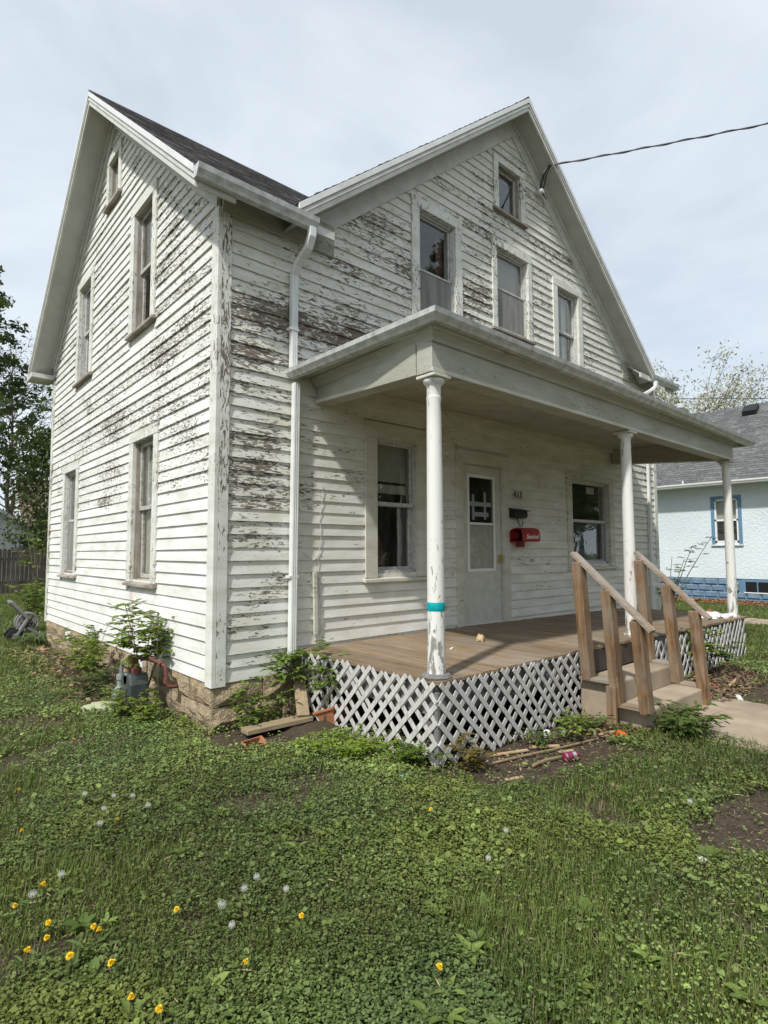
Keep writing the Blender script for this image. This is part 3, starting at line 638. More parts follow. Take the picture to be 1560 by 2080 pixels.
    if k == 'broken': drape(a0+.12, a0+.30, zb, zm, -.26, 'curtain', 12); drape(a1-.2, a1, zm, zt, -.3, 'curtain', 12)
    if k == 'blind':
        b = B(); n = 34; zl_ = zm+.28
        for i in range(n): q = zl_+(zt-zl_)*i/n; wbox(b, w, a0+.02, a1-.02, -.15, -.135, q, q+(zt-zl_)/n*.82)
        wbox(b, w, a0+.02, a1-.02, -.15, -.13, zm+.14, zm+.245); b.obj('blind', 'blind', win)
        b = B()
        for q in ((i0, i0+.03, iz0, iz1), (i1-.03, i1, iz0, iz1), (i0, i1, iz0, iz0+.03), (i0, i1, zm-.02, zm+.02), (i0, i1, iz1-.035, iz1)): wbox(b, w, q[0], q[1], -.036, -.012, q[2], q[3])
        b.obj('storm_frame', 'sash', win)
    if k == 'dark':
        drape(a0, a1, zb, zm, -.19, 'teal_curtain', 40, .012)
        b = B()
        for q in ((i0, i0+.05, iz0, iz1), (i1-.05, i1, iz0, iz1), (i0, i1, iz0, iz0+.04), (i0, i1, zm-.022, zm+.022), (i0, i1, iz1-.05, iz1)): wbox(b, w, q[0], q[1], -.036, -.012, q[2], q[3])
        b.obj('storm_frame', 'sash', win)
        b = B(); wbox(b, w, a1-.42, a1-.16, -.16, -.155, zt-.17, zt-.05); b.obj('paper_note', 'paper', win)
    if k == 'plainglass': drape(a1-.14, a1+.02, zb, zt, -.2, 'curtain', 8)
    if k == 'screen': drape(a1-.13, a1, zm, zt, -.2, 'rust', 6)
    if k == 'screen2': drape(a0, a1, zm-.1, zt, -.13, 'shade', 12, .004)
    return win
for w in 'LF':
    for d in OPEN[w]: window(w, d)
# storm door
d = OPEN['F'][1]; i0, i1, iz0, iz1 = d['i']; i0 += .02; i1 -= .02; iz1 -= .02
b = B(); O0, O1 = -.05, -.012; l0, l1, lz0, lz1 = i0+.15, i1-.15, 1.36, 2.62; lm = 1.98
wbox(b, 'F', i0, l0, O0, O1, iz0, iz1); wbox(b, 'F', l1, i1, O0, O1, iz0, iz1); wbox(b, 'F', l0, l1, O0, O1, iz0, lz0); wbox(b, 'F', l0, l1, O0, O1, lz1, iz1)
door = b.obj('door', 'door', house, bevel=.004)
b = B()
for q in ((l0-.03, l0+.012, lz0-.03, lz1+.03), (l1-.012, l1+.03, lz0-.03, lz1+.03), (l0+.012, l1-.012, lz0-.03, lz0+.012), (l0+.012, l1-.012, lz1-.012, lz1+.03), (l0+.012, l1-.012, lm-.016, lm+.016)): wbox(b, 'F', q[0], q[1], -.014, -.004, q[2], q[3])
b.obj('glass_frame', 'white', door, bevel=.003)
b = B(); wbox(b, 'F', l0, l1, -.034, -.030, lz0, lm); b.obj('pane', 'glass', door)
b = B(); wbox(b, 'F', l0, l1, -.034, -.030, lm, lz1); b.obj('pane', 'glass', door)
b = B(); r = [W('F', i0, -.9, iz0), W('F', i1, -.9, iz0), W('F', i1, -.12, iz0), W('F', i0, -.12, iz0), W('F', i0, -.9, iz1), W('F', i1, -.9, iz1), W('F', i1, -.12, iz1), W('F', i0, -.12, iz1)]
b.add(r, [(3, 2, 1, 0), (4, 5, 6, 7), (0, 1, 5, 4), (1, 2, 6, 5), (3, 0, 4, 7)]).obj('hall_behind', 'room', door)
b = B(); wbox(b, 'F', l0+.002, l1-.002, -.046, -.040, lz0+.002, lm-.01); b.obj('shade', 'curtain', door)
for q in ((l0+.09, l0+.14, lm+.05, lz1-.24), (l0+.34, l0+.39, lm+.06, lz1-.2), (l0+.02, l1-.04, lz1-.40, lz1-.34), (l0+.1, l1-.1, lm+.10, lm+.16)):
    tpo = -.029+.0018*[.09, .34, .02, .1].index(round(q[0]-l0, 2)); b = B(); wbox(b, 'F', q[0], q[1], tpo, tpo+.001, q[2], q[3]); b.obj('tape_strip', 'tape_grey', door)
B().bar((i1-.045, .0, 1.50), (i1-.045, -.03, 1.50), .05, .11).obj('latch', 'brass', door, bevel=.008)
b = B(); wbox(b, 'F', i0-.004, i0+.03, -.012, .006, iz0, iz1); b.obj('hinge_rail', 'door', door)

# ---- stone foundation
fd = B().box(.06, WID-.05, .06, DEP-.05, -.3, ZS+.02).obj('foundation', 'stone', house)
def stone(w, u0, u1, z0, z1, sub=(4, 3)):
    nu, nz = sub; vs = []; fs = []
    sd = random.random()*100
    for j in range(nz+1):
        for i in range(nu+1):
            edge = i in (0, nu) or j in (0, nz)
            oo = .012 if edge else .04+random.uniform(-.022, .03)
            if w == 'F' and u0 > .35: oo += .015
            vs.append(W(w, u0+(u1-u0)*i/nu+(0 if edge else random.uniform(-.02, .02)), oo, z0+(z1-z0)*j/nz+(0 if edge else random.uniform(-.012, .012))))
    k = len(vs); per = [j*(nu+1)+i for j, i in [(0, i) for i in range(nu+1)]+[(j, nu) for j in range(1, nz+1)]+[(nz, i) for i in range(nu-1, -1, -1)]+[(j, 0) for j in range(nz-1, 0, -1)]]
    for j in range(nz):
        for i in range(nu): a = j*(nu+1)+i; fs.append((a, a+1, a+nu+2, a+nu+1))
    back = []
    for p in per:
        q = Vector(vs[p]); back.append(len(vs)); vs.append((.05, q.y, q.z) if w == 'L' else (q.x, .05, q.z))
    n = len(per); fs += [(per[(i+1) % n], per[i], back[i], back[(i+1) % n]) for i in range(n)]
    B().add(vs, fs).obj('stone', 'stone', fd, smooth=False)
for w, tot in (('L', DEP-.02), ('F', 2.2)):
    for row, (z0, z1) in enumerate(((-.12, .015), (.02, .205), (.215, ZS-.005))):
        u = -.02 if w == 'L' else -.02; first = True
        while u < tot-.05:
            l = random.uniform(.36, .62) if not first else (.30 if row % 2 else .52); first = False
            u1 = min(u+l, tot)
            if w == 'L' and row == 2:
                for c0, c1 in ((1.75, 2.15), (5.05, 5.45)):
                    if u < c0 < u1: u1 = c0
                    if c0 <= u < c1: u = c1+.012; u1 = u+.4
            stone(w, u, u1-.012, z0+random.uniform(-.006, .006), z1+random.uniform(-.006, .004)); u = u1
for y0 in (1.76, 5.06):
    bw = B().box(-.005, .04, y0, y0+.38, .2, ZS-.01).obj('basement_window', 'meter_l', fd)
    B().box(-.02, -.004, y0+.04, y0+.34, .24, ZS-.05).obj('pane', 'paper', fd)

# ---- porch: deck, beams, columns, ceiling, roof, gutter, lattice
PX0, PX1, PY = .86, 7.86, -1.955
def dz(x): return .634-.055*max(0., (x-3.5)/4.3)
deck = B().box(PX0+.10, PX1-.10, PY+.12, -.05, .40, .54).obj('porch_deck', 'rim', house)
x = PX0; i = 0
while x < PX1-.02:
    wv = .0905; j = random.uniform(-.003, .003); yf = PY-.012+random.uniform(-.012, .012)
    za, zb = dz(x)+j, dz(x+wv)+j+random.uniform(-.002, .002)
    B().hexa([(x, yf, za-.026), (x+wv-.007, yf, zb-.026), (x+wv-.007, -.03, zb-.026), (x, -.03, za-.026), (x, yf, za), (x+wv-.007, yf, zb), (x+wv-.007, -.03, zb+.002), (x, -.03, za+.002)]).obj('plank', 'deck', deck)
    x += wv
B().hexa([(PX0+.02, PY+.03, .36), (PX1-.02, PY+.03, .30), (PX1-.02, PY+.07, .30), (PX0+.02, PY+.07, .36), (PX0+.02, PY+.03, dz(PX0)-.03), (PX1-.02, PY+.03, dz(PX1)-.03), (PX1-.02, PY+.07, dz(PX1)-.03), (PX0+.02, PY+.07, dz(PX0)-.03)]).obj('rim_board', 'rim', deck)
B().box(2.90, 4.20, PY-.008, PY+.028, .385, dz(3.5)-.03).obj('riser_board', 'picket', deck)
B().box(PX0+.03, PX0+.07, PY+.075, -.05, .36, dz(PX0)-.03).obj('rim_board', 'rim', deck)
B().box(PX1-.07, PX1-.03, PY+.075, -.05, .30, dz(PX1)-.032).obj('rim_board', 'rim', deck)
for px in (1.0, 2.6, 4.3, 6.0, 7.7):
    B().box(px-.06, px+.06, PY+.10, PY+.22, -.1, .40).obj('pier', 'rim', deck)
# ceiling and soffit slab (drops towards the street)
def cz(y): return 3.335+.09*(y+1.93)/1.93
def bz(y): return 3.0+.165*(y+1.93)/1.93      # underside of the beams
SX0, SX1, SY = .80, 8.10, -2.02
for i in range(8):
    a = SX0+(SX1-SX0)*i/8; c = SX0+(SX1-SX0)*(i+1)/8-.004
    b = B().hexa([(a, SY, cz(SY)), (c, SY, cz(SY)), (c, -.03, cz(0)), (a, -.03, cz(0)), (a, SY, cz(SY)+.03), (c, SY, cz(SY)+.03), (c, -.03, cz(0)+.03), (a, -.03, cz(0)+.03)])
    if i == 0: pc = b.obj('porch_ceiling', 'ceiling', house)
    else: b.obj('ceiling_panel', 'ceiling', pc)
# beams
def beam(p0, p1, wd_, h=.265):
    a, c = Vector(p0), Vector(p1); d = (c-a); n = Vector((d.y, -d.x, 0)).normalized()*(wd_/2)
    pts = []
    for zz in (0, 1):
        for q, s in ((a, -1), (c, -1), (c, 1), (a, 1)):
            pts.append((q.x+n.x*s, q.y+n.y*s, bz(q.y) if not zz else cz(q.y)-.002))
    return B().hexa(pts).obj('porch_beam', 'paint_porch_shaded', house, bevel=.004)
BY = -1.845
b1 = beam((.86, BY, 0), (7.66, BY, 0), .17); b2 = beam((1.16, -.04, 0), (.942, BY+.09, 0), .16); b3 = beam((7.57, -.04, 0), (7.57, BY+.09, 0), .16)
CM = [(0, 0), (.016, .006), (.022, .03), (.05, .072), (.066, .082), (.066, .098), (0, .098)]
B().sweep([(1.07, -.045, cz(0)-.10), (.868, BY-.088, cz(BY)-.10), (7.66, BY-.088, cz(BY)-.10), (7.66, -.045, cz(0)-.10)], CM, 1).obj('crown_moulding', 'paint_porch_shaded', b1)
B().sweep([(1.07, -.045, bz(0)-.002), (.872, BY-.086, bz(BY)-.002), (7.655, BY-.086, bz(BY)-.002)], [(0, 0), (.012, 0), (.014, .03), (0, .034)], 1).obj('beam_moulding', 'paint_porch', b1)
# inner wall moulding under the ceiling
B().box(1.26, 7.48, -.075, -.03, cz(0)-.075, cz(0)-.004).obj('ceiling_moulding', 'paint_porch', pc)
pr = B().add([(SX0, 0, 3.44), (SX0, SY, 3.40), (SX1, SY, 3.36), (SX1, 0, 3.40), (2.2, 0, 3.98), (6.8, 0, 3.98)], [(0, 1, 4), (1, 2, 5, 4), (2, 3, 5), (0, 4, 5, 3)]).obj('porch_roof', 'shingle', house)
GQ = [(o*.88, h*.68) for o, h in GPS]
pg = B().sweep([(SX0+.01, -.02, 3.37), (SX0+.01, SY+.01, 3.343), (4.5, SY+.01, 3.31), (7.0, SY+.01, 3.285), (SX1-.01, SY+.01, 3.275), (SX1-.01, -.02, 3.33)], GQ, 1).obj('porch_gutter', 'gutter', house)
B().prism([(SX0+.01-o, -.022, 3.37+h) for o, h in GQ[:6]], (0, .004, 0)).obj('end_cap', 'gutter', pg)
for q in ((SX0+.01, -.33), (SX0+.01, -1.8)):
    B().sweep([(q[0], q[1]-.02, 3.364 if q[1] > -1 else 3.344), (q[0], q[1]+.02, 3.365 if q[1] > -1 else 3.345)], [(o*1.03, h-.002) for o, h in GQ[1:6]], -1).obj('gutter_joint', 'gutter', pg)
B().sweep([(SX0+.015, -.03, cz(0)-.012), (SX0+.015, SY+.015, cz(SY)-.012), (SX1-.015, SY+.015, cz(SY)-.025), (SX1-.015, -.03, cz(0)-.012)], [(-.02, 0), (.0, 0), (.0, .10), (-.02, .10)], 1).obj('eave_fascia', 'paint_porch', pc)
# columns
def column(px, py, lean=0.):
    z0 = dz(px)+.001; zt = bz(py)-.004; h = zt-z0
    prof = [(.092, 0.), (.092, .022), (.072, .03), (.070, .05)]
    for i in range(9): q = i/8; prof.append((.0695-.0125*q**1.5, .05+(h-.25)*q))
    prof += [(.060, h-.185), (.060, h-.172), (.056, h-.168), (.057, h-.09), (.066, h-.075), (.083, h-.058), (.088, h-.042), (.083, h-.028), (.070, h-.024)]
    b = B().lathe(prof, (px, py, z0), 28); o = b.obj('porch_column', 'column', house, smooth=True)
    B().box(px-.10, px+.10, py-.10, py+.10, zt-.026, zt-.001).obj('abacus', 'paint_porch', o, bevel=.004)
    return o
c1 = column(.966, BY); column(4.235, BY); column(7.60, BY)
B().lathe([(.0705, 0), (.0722, .003), (.0712, .03), (.0725, .06), (.0705, .066)], (.966, BY, 1.145), 28).obj('tape_band', 'tape', c1, smooth=True)
B().lathe([(.115, 0), (.12, .012), (.105, .03), (.094, .034)], (.966, BY, dz(1)), 16).obj('column_foot', 'rim', c1)
# lattice
def lattice(pt, ulen, zlo, zhi, n_out, flip, ang=46., sp=.148, keep=lambda a, c: True):
    pan = None; t = math.tan(R_(ang)); s = -(zhi-zlo)/t
    us = np.arange(s, ulen, sp)
    for layer in (0, 1):
        up_ = (layer == 0) != flip
        for u in us:
            uu = u+random.uniform(-.012, .012)
            t = math.tan(R_(ang+random.gauss(0, 1.1)))
            za, zb = zlo+random.uniform(-.02, .015), zhi+random.uniform(-.012, .014)
            ua, ub = (uu, uu+(zb-za)/t) if up_ else (uu+(zb-za)/t, uu)
            # clip to [0, ulen]
            a, c = Vector((ua, za)), Vector((ub, zb)); 
            def clip(a, c):
                d = c-a; lo, hi = 0., 1.
                for lim, sg in ((0., 1), (ulen, -1)):
                    fa, fb = sg*(a.x-lim), sg*(c.x-lim)
                    if fa < 0 and fb < 0: return None
                    if fa < 0: lo = max(lo, fa/(fa-fb))
                    if fb < 0: hi = min(hi, fa/(fa-fb))
                return (a+d*lo, a+d*hi) if hi-lo > .08 else None
            r = clip(a, c)
            if r is None or not keep(u, layer): continue
            a, c = r; o = .011 if layer == 0 else .003
            bb = B().bar(pt(a.x, o, a.y), pt(c.x, o, c.y), .039, .0075, upv=n_out)
            if pan is None: pan = bb.obj('lattice_panel', 'lattice', house)
            else: bb.obj('slat', 'lattice', pan)
    return pan
lattice(lambda u, o, z: (PX0-.006-o, PY+.01+u, z), 1.78, .02, .622, (-1, 0, 0), True)
lattice(lambda u, o, z: (PX0-.012+u, PY-.016-o, z), 1.98, .02, .612, (0, -1, 0), True)
lattice(lambda u, o, z: (4.22+u, PY-.016-o, z), 3.45, -.01, .535, (0, -1, 0), False, 52., .15, keep=lambda u, l: not (u > 2.75 and l == 1 and random.random() < .6) and not (u > 2.9 and random.random() < .3))
B().box(PX0-.012, PX0+.016, PY-.008, PY+.03, -.02, .55).obj('corner_post', 'rim', deck)
# little ceiling lamp and the strip of trim with loose cord on the wall
lp = thing('porch_lamp', (3.1, -1.24, cz(-1.24)-.14), 'bare bulb in a plain socket under the porch ceiling', 'lamp')
B().lathe([(.055, 0), (.055, -.015), (.03, -.03), (.03, -.06)], (3.1, -1.24, cz(-1.24)-.001), 14).obj('socket', 'paint_porch', lp, smooth=True)
B().lathe([(.018, -.055), (.03, -.08), (.033, -.10), (.025, -.125), (.008, -.135)], (3.1, -1.24, cz(-1.24)), 14).obj('bulb', 'bulb', lp, smooth=True)
cs = thing('cable_cover_strip', (1.07, -.04, .75), 'narrow white wooden strip nailed upright to the wall near the downspout', 'trim strip')
B().bar((1.065, -.045, 1.40), (1.08, -.045, .76), .045, .03, upv=(0, 1, 0)).obj('strip', 'paint_porch', cs, bevel=.004)
cwv = [(1.16, -.034, 2.32)]+[(1.16+.012*math.sin(i*1.3)-.004*i, -.034, 2.30-.09*i) for i in range(1, 12)]+[(1.09, -.036, 1.42)]
B().tube(cwv, .003, 5).obj('cord', 'paint_porch', cs)
B().tube([(1.15, -.035, 1.60), (1.05, -.036, 1.52), (.98, -.04, 1.56), (.93, -.036, 1.60)], .003, 5).obj('cord', 'paint_porch', cs)
B().tube([(1.10, -.036, 1.42), (1.14, -.036, 1.1), (1.17, -.036, .9), (1.13, -.036, .75)], .003, 5).obj('cord', 'paint_porch', cs)

# ================================================================== on the porch wall
def text_mesh(s, size, shear=0., ext=.004):
    cu = bpy.data.curves.new('lettering', 'FONT'); cu.body = s; cu.size = size; cu.shear = shear; cu.extrude = ext; cu.resolution_u = 3
    o = bpy.data.objects.new('lettering', cu); col.objects.link(o); dg = bpy.context.evaluated_depsgraph_get()
    me = bpy.data.meshes.new_from_object(o.evaluated_get(dg)); bpy.data.objects.remove(o); bpy.data.curves.remove(cu); return me
def place_text(me, name, mat, parent, mtx):
    me.transform(mtx); me.materials.clear(); return link(name, me, mat, parent, fix=False)
FR = Matrix(((1, 0, 0, 0), (0, 0, -1, 0), (0, 1, 0, 0), (0, 0, 0, 1)))     # text plane -> facing the street
hn = thing('house_number', (4.60, -.03, 2.37), 'black house number 413 on the wall beside the front door', 'house number')
B().box(4.50, 4.745, -.036, -.030, 2.36, 2.49).obj('backing', 'paint_porch', hn)
for i, ch in enumerate('413'):
    place_text(text_mesh(ch, .135, .08), 'numeral', 'black', hn, Matrix.Translation((4.515+i*.077-(.012 if i == 2 else 0), -.040, 2.38)) @ FR)
mbx = thing('letter_box', (4.67, -.1, 2.06), 'black metal letter box with a lid under the house number', 'letter box')
B().prism([(4.40, -.03, 2.08), (4.40, -.13, 2.08), (4.40, -.15, 2.12), (4.40, -.14, 2.19), (4.40, -.03, 2.215)], (.31, 0, 0)).obj('box', 'black', mbx, bevel=.008)
B().prism([(4.38, -.028, 2.225), (4.38, -.17, 2.19), (4.38, -.172, 2.178), (4.38, -.028, 2.213)], (.36, 0, 0)).obj('lid', 'black', mbx)
B().tube([(4.58, -.06, 2.08), (4.575, -.08, 2.0), (4.60, -.09, 1.965), (4.635, -.10, 1.97), (4.645, -.105, 2.04)], .006, 6).obj('newspaper_hook', 'black', mbx)
rb = thing('newspaper_tube', (4.62, -.16, 1.70), 'red open-ended newspaper tube lettered in white script', 'newspaper box')
prof = [(-.04, 1.735), (-.25, 1.735), (-.265, 1.75), (-.265, 1.86), (-.235, 1.915), (-.16, 1.935), (-.075, 1.915), (-.04, 1.87)]
inn = [(-.047, 1.742), (-.247, 1.742), (-.257, 1.752), (-.257, 1.857), (-.23, 1.907), (-.16, 1.926), (-.08, 1.907), (-.047, 1.866)]
n = len(prof); vs = [(4.40, y, z) for y, z in prof]+[(4.83, y, z+.008) for y, z in prof]+[(4.40, y, z) for y, z in inn]+[(4.79, y, z+.006) for y, z in inn]
fs = [(i, (i+1) % n, (i+1) % n+n, i+n) for i in range(n)]+[(2*n+i, 3*n+i, 3*n+(i+1) % n, 2*n+(i+1) % n) for i in range(n)]+[(i, 2*n+i, 2*n+(i+1) % n, (i+1) % n) for i in range(n)]+[tuple(range(n, 2*n)), tuple(range(3*n, 4*n))[::-1]]
B().add(vs, fs).obj('tube', 'red', rb)
B().bar((4.50, -.15, 1.735), (4.50, -.15, 1.66), .06, .12).obj('bracket', 'darkred', rb); B().box(4.50, 4.56, -.12, -.03, 1.78, 1.88).obj('bracket', 'darkred', rb)
tm = text_mesh('Sentinel', .092, .35); place_text(tm, 'lettering', 'letter', rb, Matrix.Translation((4.485, -.268, 1.778)) @ Matrix.Rotation(-.02, 4, 'Y') @ FR)
hs = thing('service_cable', (5.44, -.1, 7.40), 'twisted service cable running from the gable out over the street', 'cable')
B().lathe([(.035, 0), (.05, .02), (.05, .07), (.03, .10)], (5.32, -.05, 7.30), 12, (0, -1, 0)).obj('insulator', 'oldwhite', hs, smooth=True)
def sagline(a, c, sag, n=24): 
    a, c = Vector(a), Vector(c); return [a.lerp(c, i/n)-Vector((0, 0, sag*4*(i/n)*(1-i/n))) for i in range(n+1)]
A_ = (5.30, -.29, 7.63); E_ = (14.5, -12.6, 9.35)
main = sagline(A_, E_, .25, 40); B().tube(main, .011, 6).obj('cable', 'cable', hs)
tw = []
for i, p in enumerate(sagline(A_, E_, .25, 300)): a = i*.55; tw.append(p+Vector((.014*math.cos(a), 0, .014*math.sin(a))))
B().tube(tw, .008, 5).obj('cable', 'cable', hs)
for dx in (0, .05, -.03): B().tube([A_, (5.27+dx*.6, -.28, 7.60), (5.25+dx, -.22, 7.50), (5.29+dx*1.2, -.14, 7.38), (5.32+dx*.3, -.10, 7.32)], .009, 6).obj('lead', 'black', hs)
B().tube([(5.32, -.12, 7.30), (5.38, -.16, 7.18), (5.42, -.10, 7.28), (5.33, -.08, 7.32)], .008, 6).obj('lead', 'black', hs)
far_w = thing('distant_power_line', (40, 10, 11), 'thin dark power line crossing behind the grey roof', 'cable')
B().tube(sagline((38, 25, 14.9), (38, -14.6, 6.9), .0), .03, 5).obj('cable', 'cable', far_w)

# ================================================================== steps and rails
st = thing('porch_steps', (3.5, -2.2, 0), 'worn concrete steps leading up to the wooden porch', 'steps')
B().box(2.86, 4.26, -2.31, PY-.005, -.15, .375).obj('step', 'concrete', st, bevel=.018)
B().box(2.90, 4.22, -2.62, -2.312, -.15, .185).obj('step', 'concrete', st, bevel=.018)
def railing(x, lean, label):
    r = thing('stair_railing', (x, -2.3, 0), label, 'railing', 'railings of the porch steps')
    ft = [(-2.06, .385, 1.50), (-2.345, .20, 1.245), (-2.61, .02 if x > 3.5 else .17, .985)]
    for y, z0, z1 in ft: B().bar((x+.03, y-.012, z0), (x+.03-lean, y+.012, z1), .105, .095, upv=(0, 1, 0), roll=random.uniform(-.04, .04)).obj('post', 'railwood', r, bevel=.006)
    B().bar((x-.045, -1.99, 1.585), (x-.075, -2.74, .905), .095, .036, upv=(0, 0, 1)).obj('handrail', 'railtop', r, bevel=.005)
    B().box(x-.02, x+.10, -2.36, -2.0, .376, .405).obj('cleat', 'railtop', r, bevel=.003); B().box(x-.02, x+.10, -2.66, -2.36, .186, .215).obj('cleat', 'railtop', r, bevel=.003)
    s = -1 if x < 3.5 else 1; xx = x-.055 if x < 3.5 else x+.105
    B().bar((xx, -2.34, .0), (xx, -2.34, .37), .03, .09, upv=(0, 1, 0)).obj('cleat', 'railwood', r)
railing(2.80, .09, 'leaning wooden stair railing on the side of the steps toward the teal-taped column')
railing(4.13, .12, 'leaning wooden stair railing on the side of the steps away from the taped column')

# ================================================================== vegetation
def leafmesh(name, C, N, U, S, asp, cols, parent=None, mat='leaf', kind=None, shape='leaf'):
    """C centres, N normals, U long axis, S half length, asp width/length; 6-vertex folded leaf"""
    n = len(C); U = U/np.linalg.norm(U, axis=1, keepdims=True); Wv = np.cross(N, U); Wv /= np.linalg.norm(Wv, axis=1, keepdims=True)+1e-9; N = np.cross(U, Wv)
    S = np.asarray(S).reshape(-1, 1); A = np.asarray(asp).reshape(-1, 1) if np.ndim(asp) else np.full((n, 1), asp)
    if shape == 'leaf':
        base = C-U*S; tip = C+U*S-N*S*.25; l1 = C-U*S*.25+Wv*S*A+N*S*.12; r1 = C-U*S*.25-Wv*S*A+N*S*.12; l2 = C+U*S*.4+Wv*S*A*.75+N*S*.05; r2 = C+U*S*.4-Wv*S*A*.75+N*S*.05
        v = np.stack([base, l1, l2, tip, r2, r1], 1).reshape(-1, 3); k = np.arange(n)[:, None]*6
        f = np.concatenate([k+np.array([[0, 3, 2, 1]]), k+np.array([[0, 5, 4, 3]])]); per = 6
    else:
        v = np.stack([C-U*S, C+Wv*S*A, C+U*S-N*S*.2, C-Wv*S*A], 1).reshape(-1, 3); k = np.arange(n)[:, None]*4; f = k+np.array([[0, 1, 2, 3]]); f = np.concatenate([f]); per = 4
    me = npmesh(name, v, f); at = me.color_attributes.new('col', 'FLOAT_COLOR', 'POINT')
    c4 = np.ones((n, 4), np.float32); c4[:, :3] = cols; at.data.foreach_set('color', np.repeat(c4, per, 0).ravel())
    return link(name, me, mat, parent, kind=kind, fix=False)
def green(n, c1, c2, jit=.25):
    f = rng.random((n, 1)); c = np.array(c1)*(1-f)+np.array(c2)*f; return np.clip(c*(1+jit*(rng.random((n, 1))-.5)*2), 0, 1)
def unit(n):
    v = rng.normal(size=(n, 3)); return v/np.linalg.norm(v, axis=1, keepdims=True)

def weed(name, loc, label, cat, h=.5, stems=4, leaf=.03, per=26, c1=(.09, .14, .03), c2=(.14, .20, .045), spread=.25, group=None, low=.3, compound=True, lean=(0, 0)):
    x, y, z = loc; z = z if z is not None else ghf(x, y); t = thing(name, (x, y, z), label, cat, group)
    sb = B(); C = []; U = []; N = []; S = []
    for s in range(stems):
        a = random.uniform(0, 6.28); sp = spread*random.uniform(.3, 1.); hh = h*random.uniform(.65, 1.)
        pts = [Vector((x+random.uniform(-.03, .03), y+random.uniform(-.03, .03), z-.01))]
        for i in range(1, 6):
            q = i/5; pts.append(Vector((x+lean[0]*q*h+math.cos(a)*sp*q**1.4+random.uniform(-.01, .01), y+lean[1]*q*h+math.sin(a)*sp*q**1.4+random.uniform(-.01, .01), z+hh*q)))
        sb.tube(pts, [.006*(1-.13*i)*max(.6, h*1.2) for i in range(6)], 5)
        for k in range(per//3):
            q = low+(1-low)*random.random(); i = min(4, int(q*5)); p = pts[i].lerp(pts[i+1], q*5-i)
            b = random.uniform(0, 6.28); out = Vector((math.cos(b), math.sin(b), random.uniform(-.1, .5))); L_ = leaf*random.uniform(2.2, 4.5)
            e = p+out*L_; sb.tube([p, e], .0016*max(1, h), 3, cap=False)
            m_ = 5 if compound else 3
            for j in range(m_):
                sgn = (j % 2)*2-1; side = Vector((-out.y, out.x, 0))*sgn if j < m_-1 else Vector((0, 0, 0)); at_ = p.lerp(e, .45+.55*(j//2)/(m_/2)) if j < m_-1 else e
                d = (side*1.1+out*.7) if j < m_-1 else out
                C.append(at_+d.normalized()*leaf*.8); U.append(d.normalized()+Vector((0, 0, random.uniform(-.35, .15)))); nn = Vector((random.uniform(-.35, .35), random.uniform(-.35, .35), 1)); N.append(nn); S.append(leaf*random.uniform(.7, 1.2))
    sb.obj('stem', 'stem', t)
    C, U, N = (np.array([tuple(q) for q in r]) for r in (C, U, N))
    leafmesh('foliage', C, N, U, np.array(S), .42, green(len(C), c1, c2), t)
    return t
YG = ((.13, .19, .028), (.22, .30, .05)); DG = ((.06, .10, .028), (.11, .17, .045))
weed('elder_sapling', (-.22, 1.12, None), 'leafy sapling growing against the clapboards above the gas meter', 'sapling', 1.14, 5, .043, 96, *YG, spread=.36, low=.58)
weed('seedling_shrub', (-.30, 2.75, None), 'low yellow-green shrub against the stone foundation', 'shrub', .74, 6, .040, 42, *YG, spread=.42, low=.25)
weed('seedling_shrub', (-.25, 3.6, None), 'loose light green shrub growing before the foundation near the flowered weeds', 'shrub', .70, 5, .040, 40, *YG, spread=.38, low=.3)
weed('ground_weed', (-.42, 2.1, None), 'small broad-leaved weed beside the green strap leaves', 'weed', .34, 7, .03, 30, *DG, spread=.3, low=.1)
weed('ground_weed', (-.46, 1.0, None), 'bright low weed in front of the gas meter', 'weed', .30, 8, .026, 30, *YG, spread=.26, low=.1)
weed('ground_weed', (-.38, .62, None), 'leafy weed between meter and corner stones', 'weed', .26, 6, .026, 24, *YG, spread=.24, low=.1)
weed('corner_weed', (.20, -.26, None), 'tall leafy weed in front of the corner stones', 'weed', .60, 2, .036, 56, (.13, .20, .04), (.20, .29, .06), spread=.05, low=.25)
weed('stone_weed', (.47, -.16, None), 'bushy little weed against the dark foundation stones', 'weed', .34, 5, .032, 22, (.14, .22, .04), (.22, .31, .06), spread=.2, low=.2, compound=False)
weed('lattice_shrub', (.70, -.22, None), 'green shrub at the foot of the downspout hanging over the lattice', 'shrub', .84, 4, .042, 42, (.13, .20, .04), (.20, .29, .06), spread=.24, low=.55)
weed('lattice_shrub', (.80, -.62, None), 'leafy shoot poking through the side lattice', 'shrub', .80, 3, .044, 32, (.13, .20, .04), (.20, .29, .06), spread=.16, low=.5)
weed('step_weed', (3.00, -2.82, None), 'clump of broad green weeds at the foot of the steps', 'weed', .24, 12, .044, 30, (.08, .13, .03), (.13, .19, .045), spread=.36, low=.15, compound=False)
weed('step_weed', (2.50, -2.20, None), 'green weeds beside the concrete step by the lattice', 'weed', .15, 8, .032, 22, (.08, .13, .03), (.13, .19, .045), spread=.30, low=.1, compound=False)
weed('step_weed', (2.15, -2.26, None), 'single upright weed in the bare soil before the lattice', 'weed', .20, 3, .040, 14, *YG, spread=.08, low=.2, compound=False)
weed('soil_weed', (2.45, -2.06, None), 'low weed cluster where the lattice meets the steps', 'weed', .13, 6, .026, 15, *YG, spread=.2, low=.1, compound=False)
weed('soil_weed', (1.85, -2.16, None), 'short weed in the dark soil close to the lattice', 'weed', .14, 5, .03, 14, *DG, spread=.12, low=.1, compound=False)
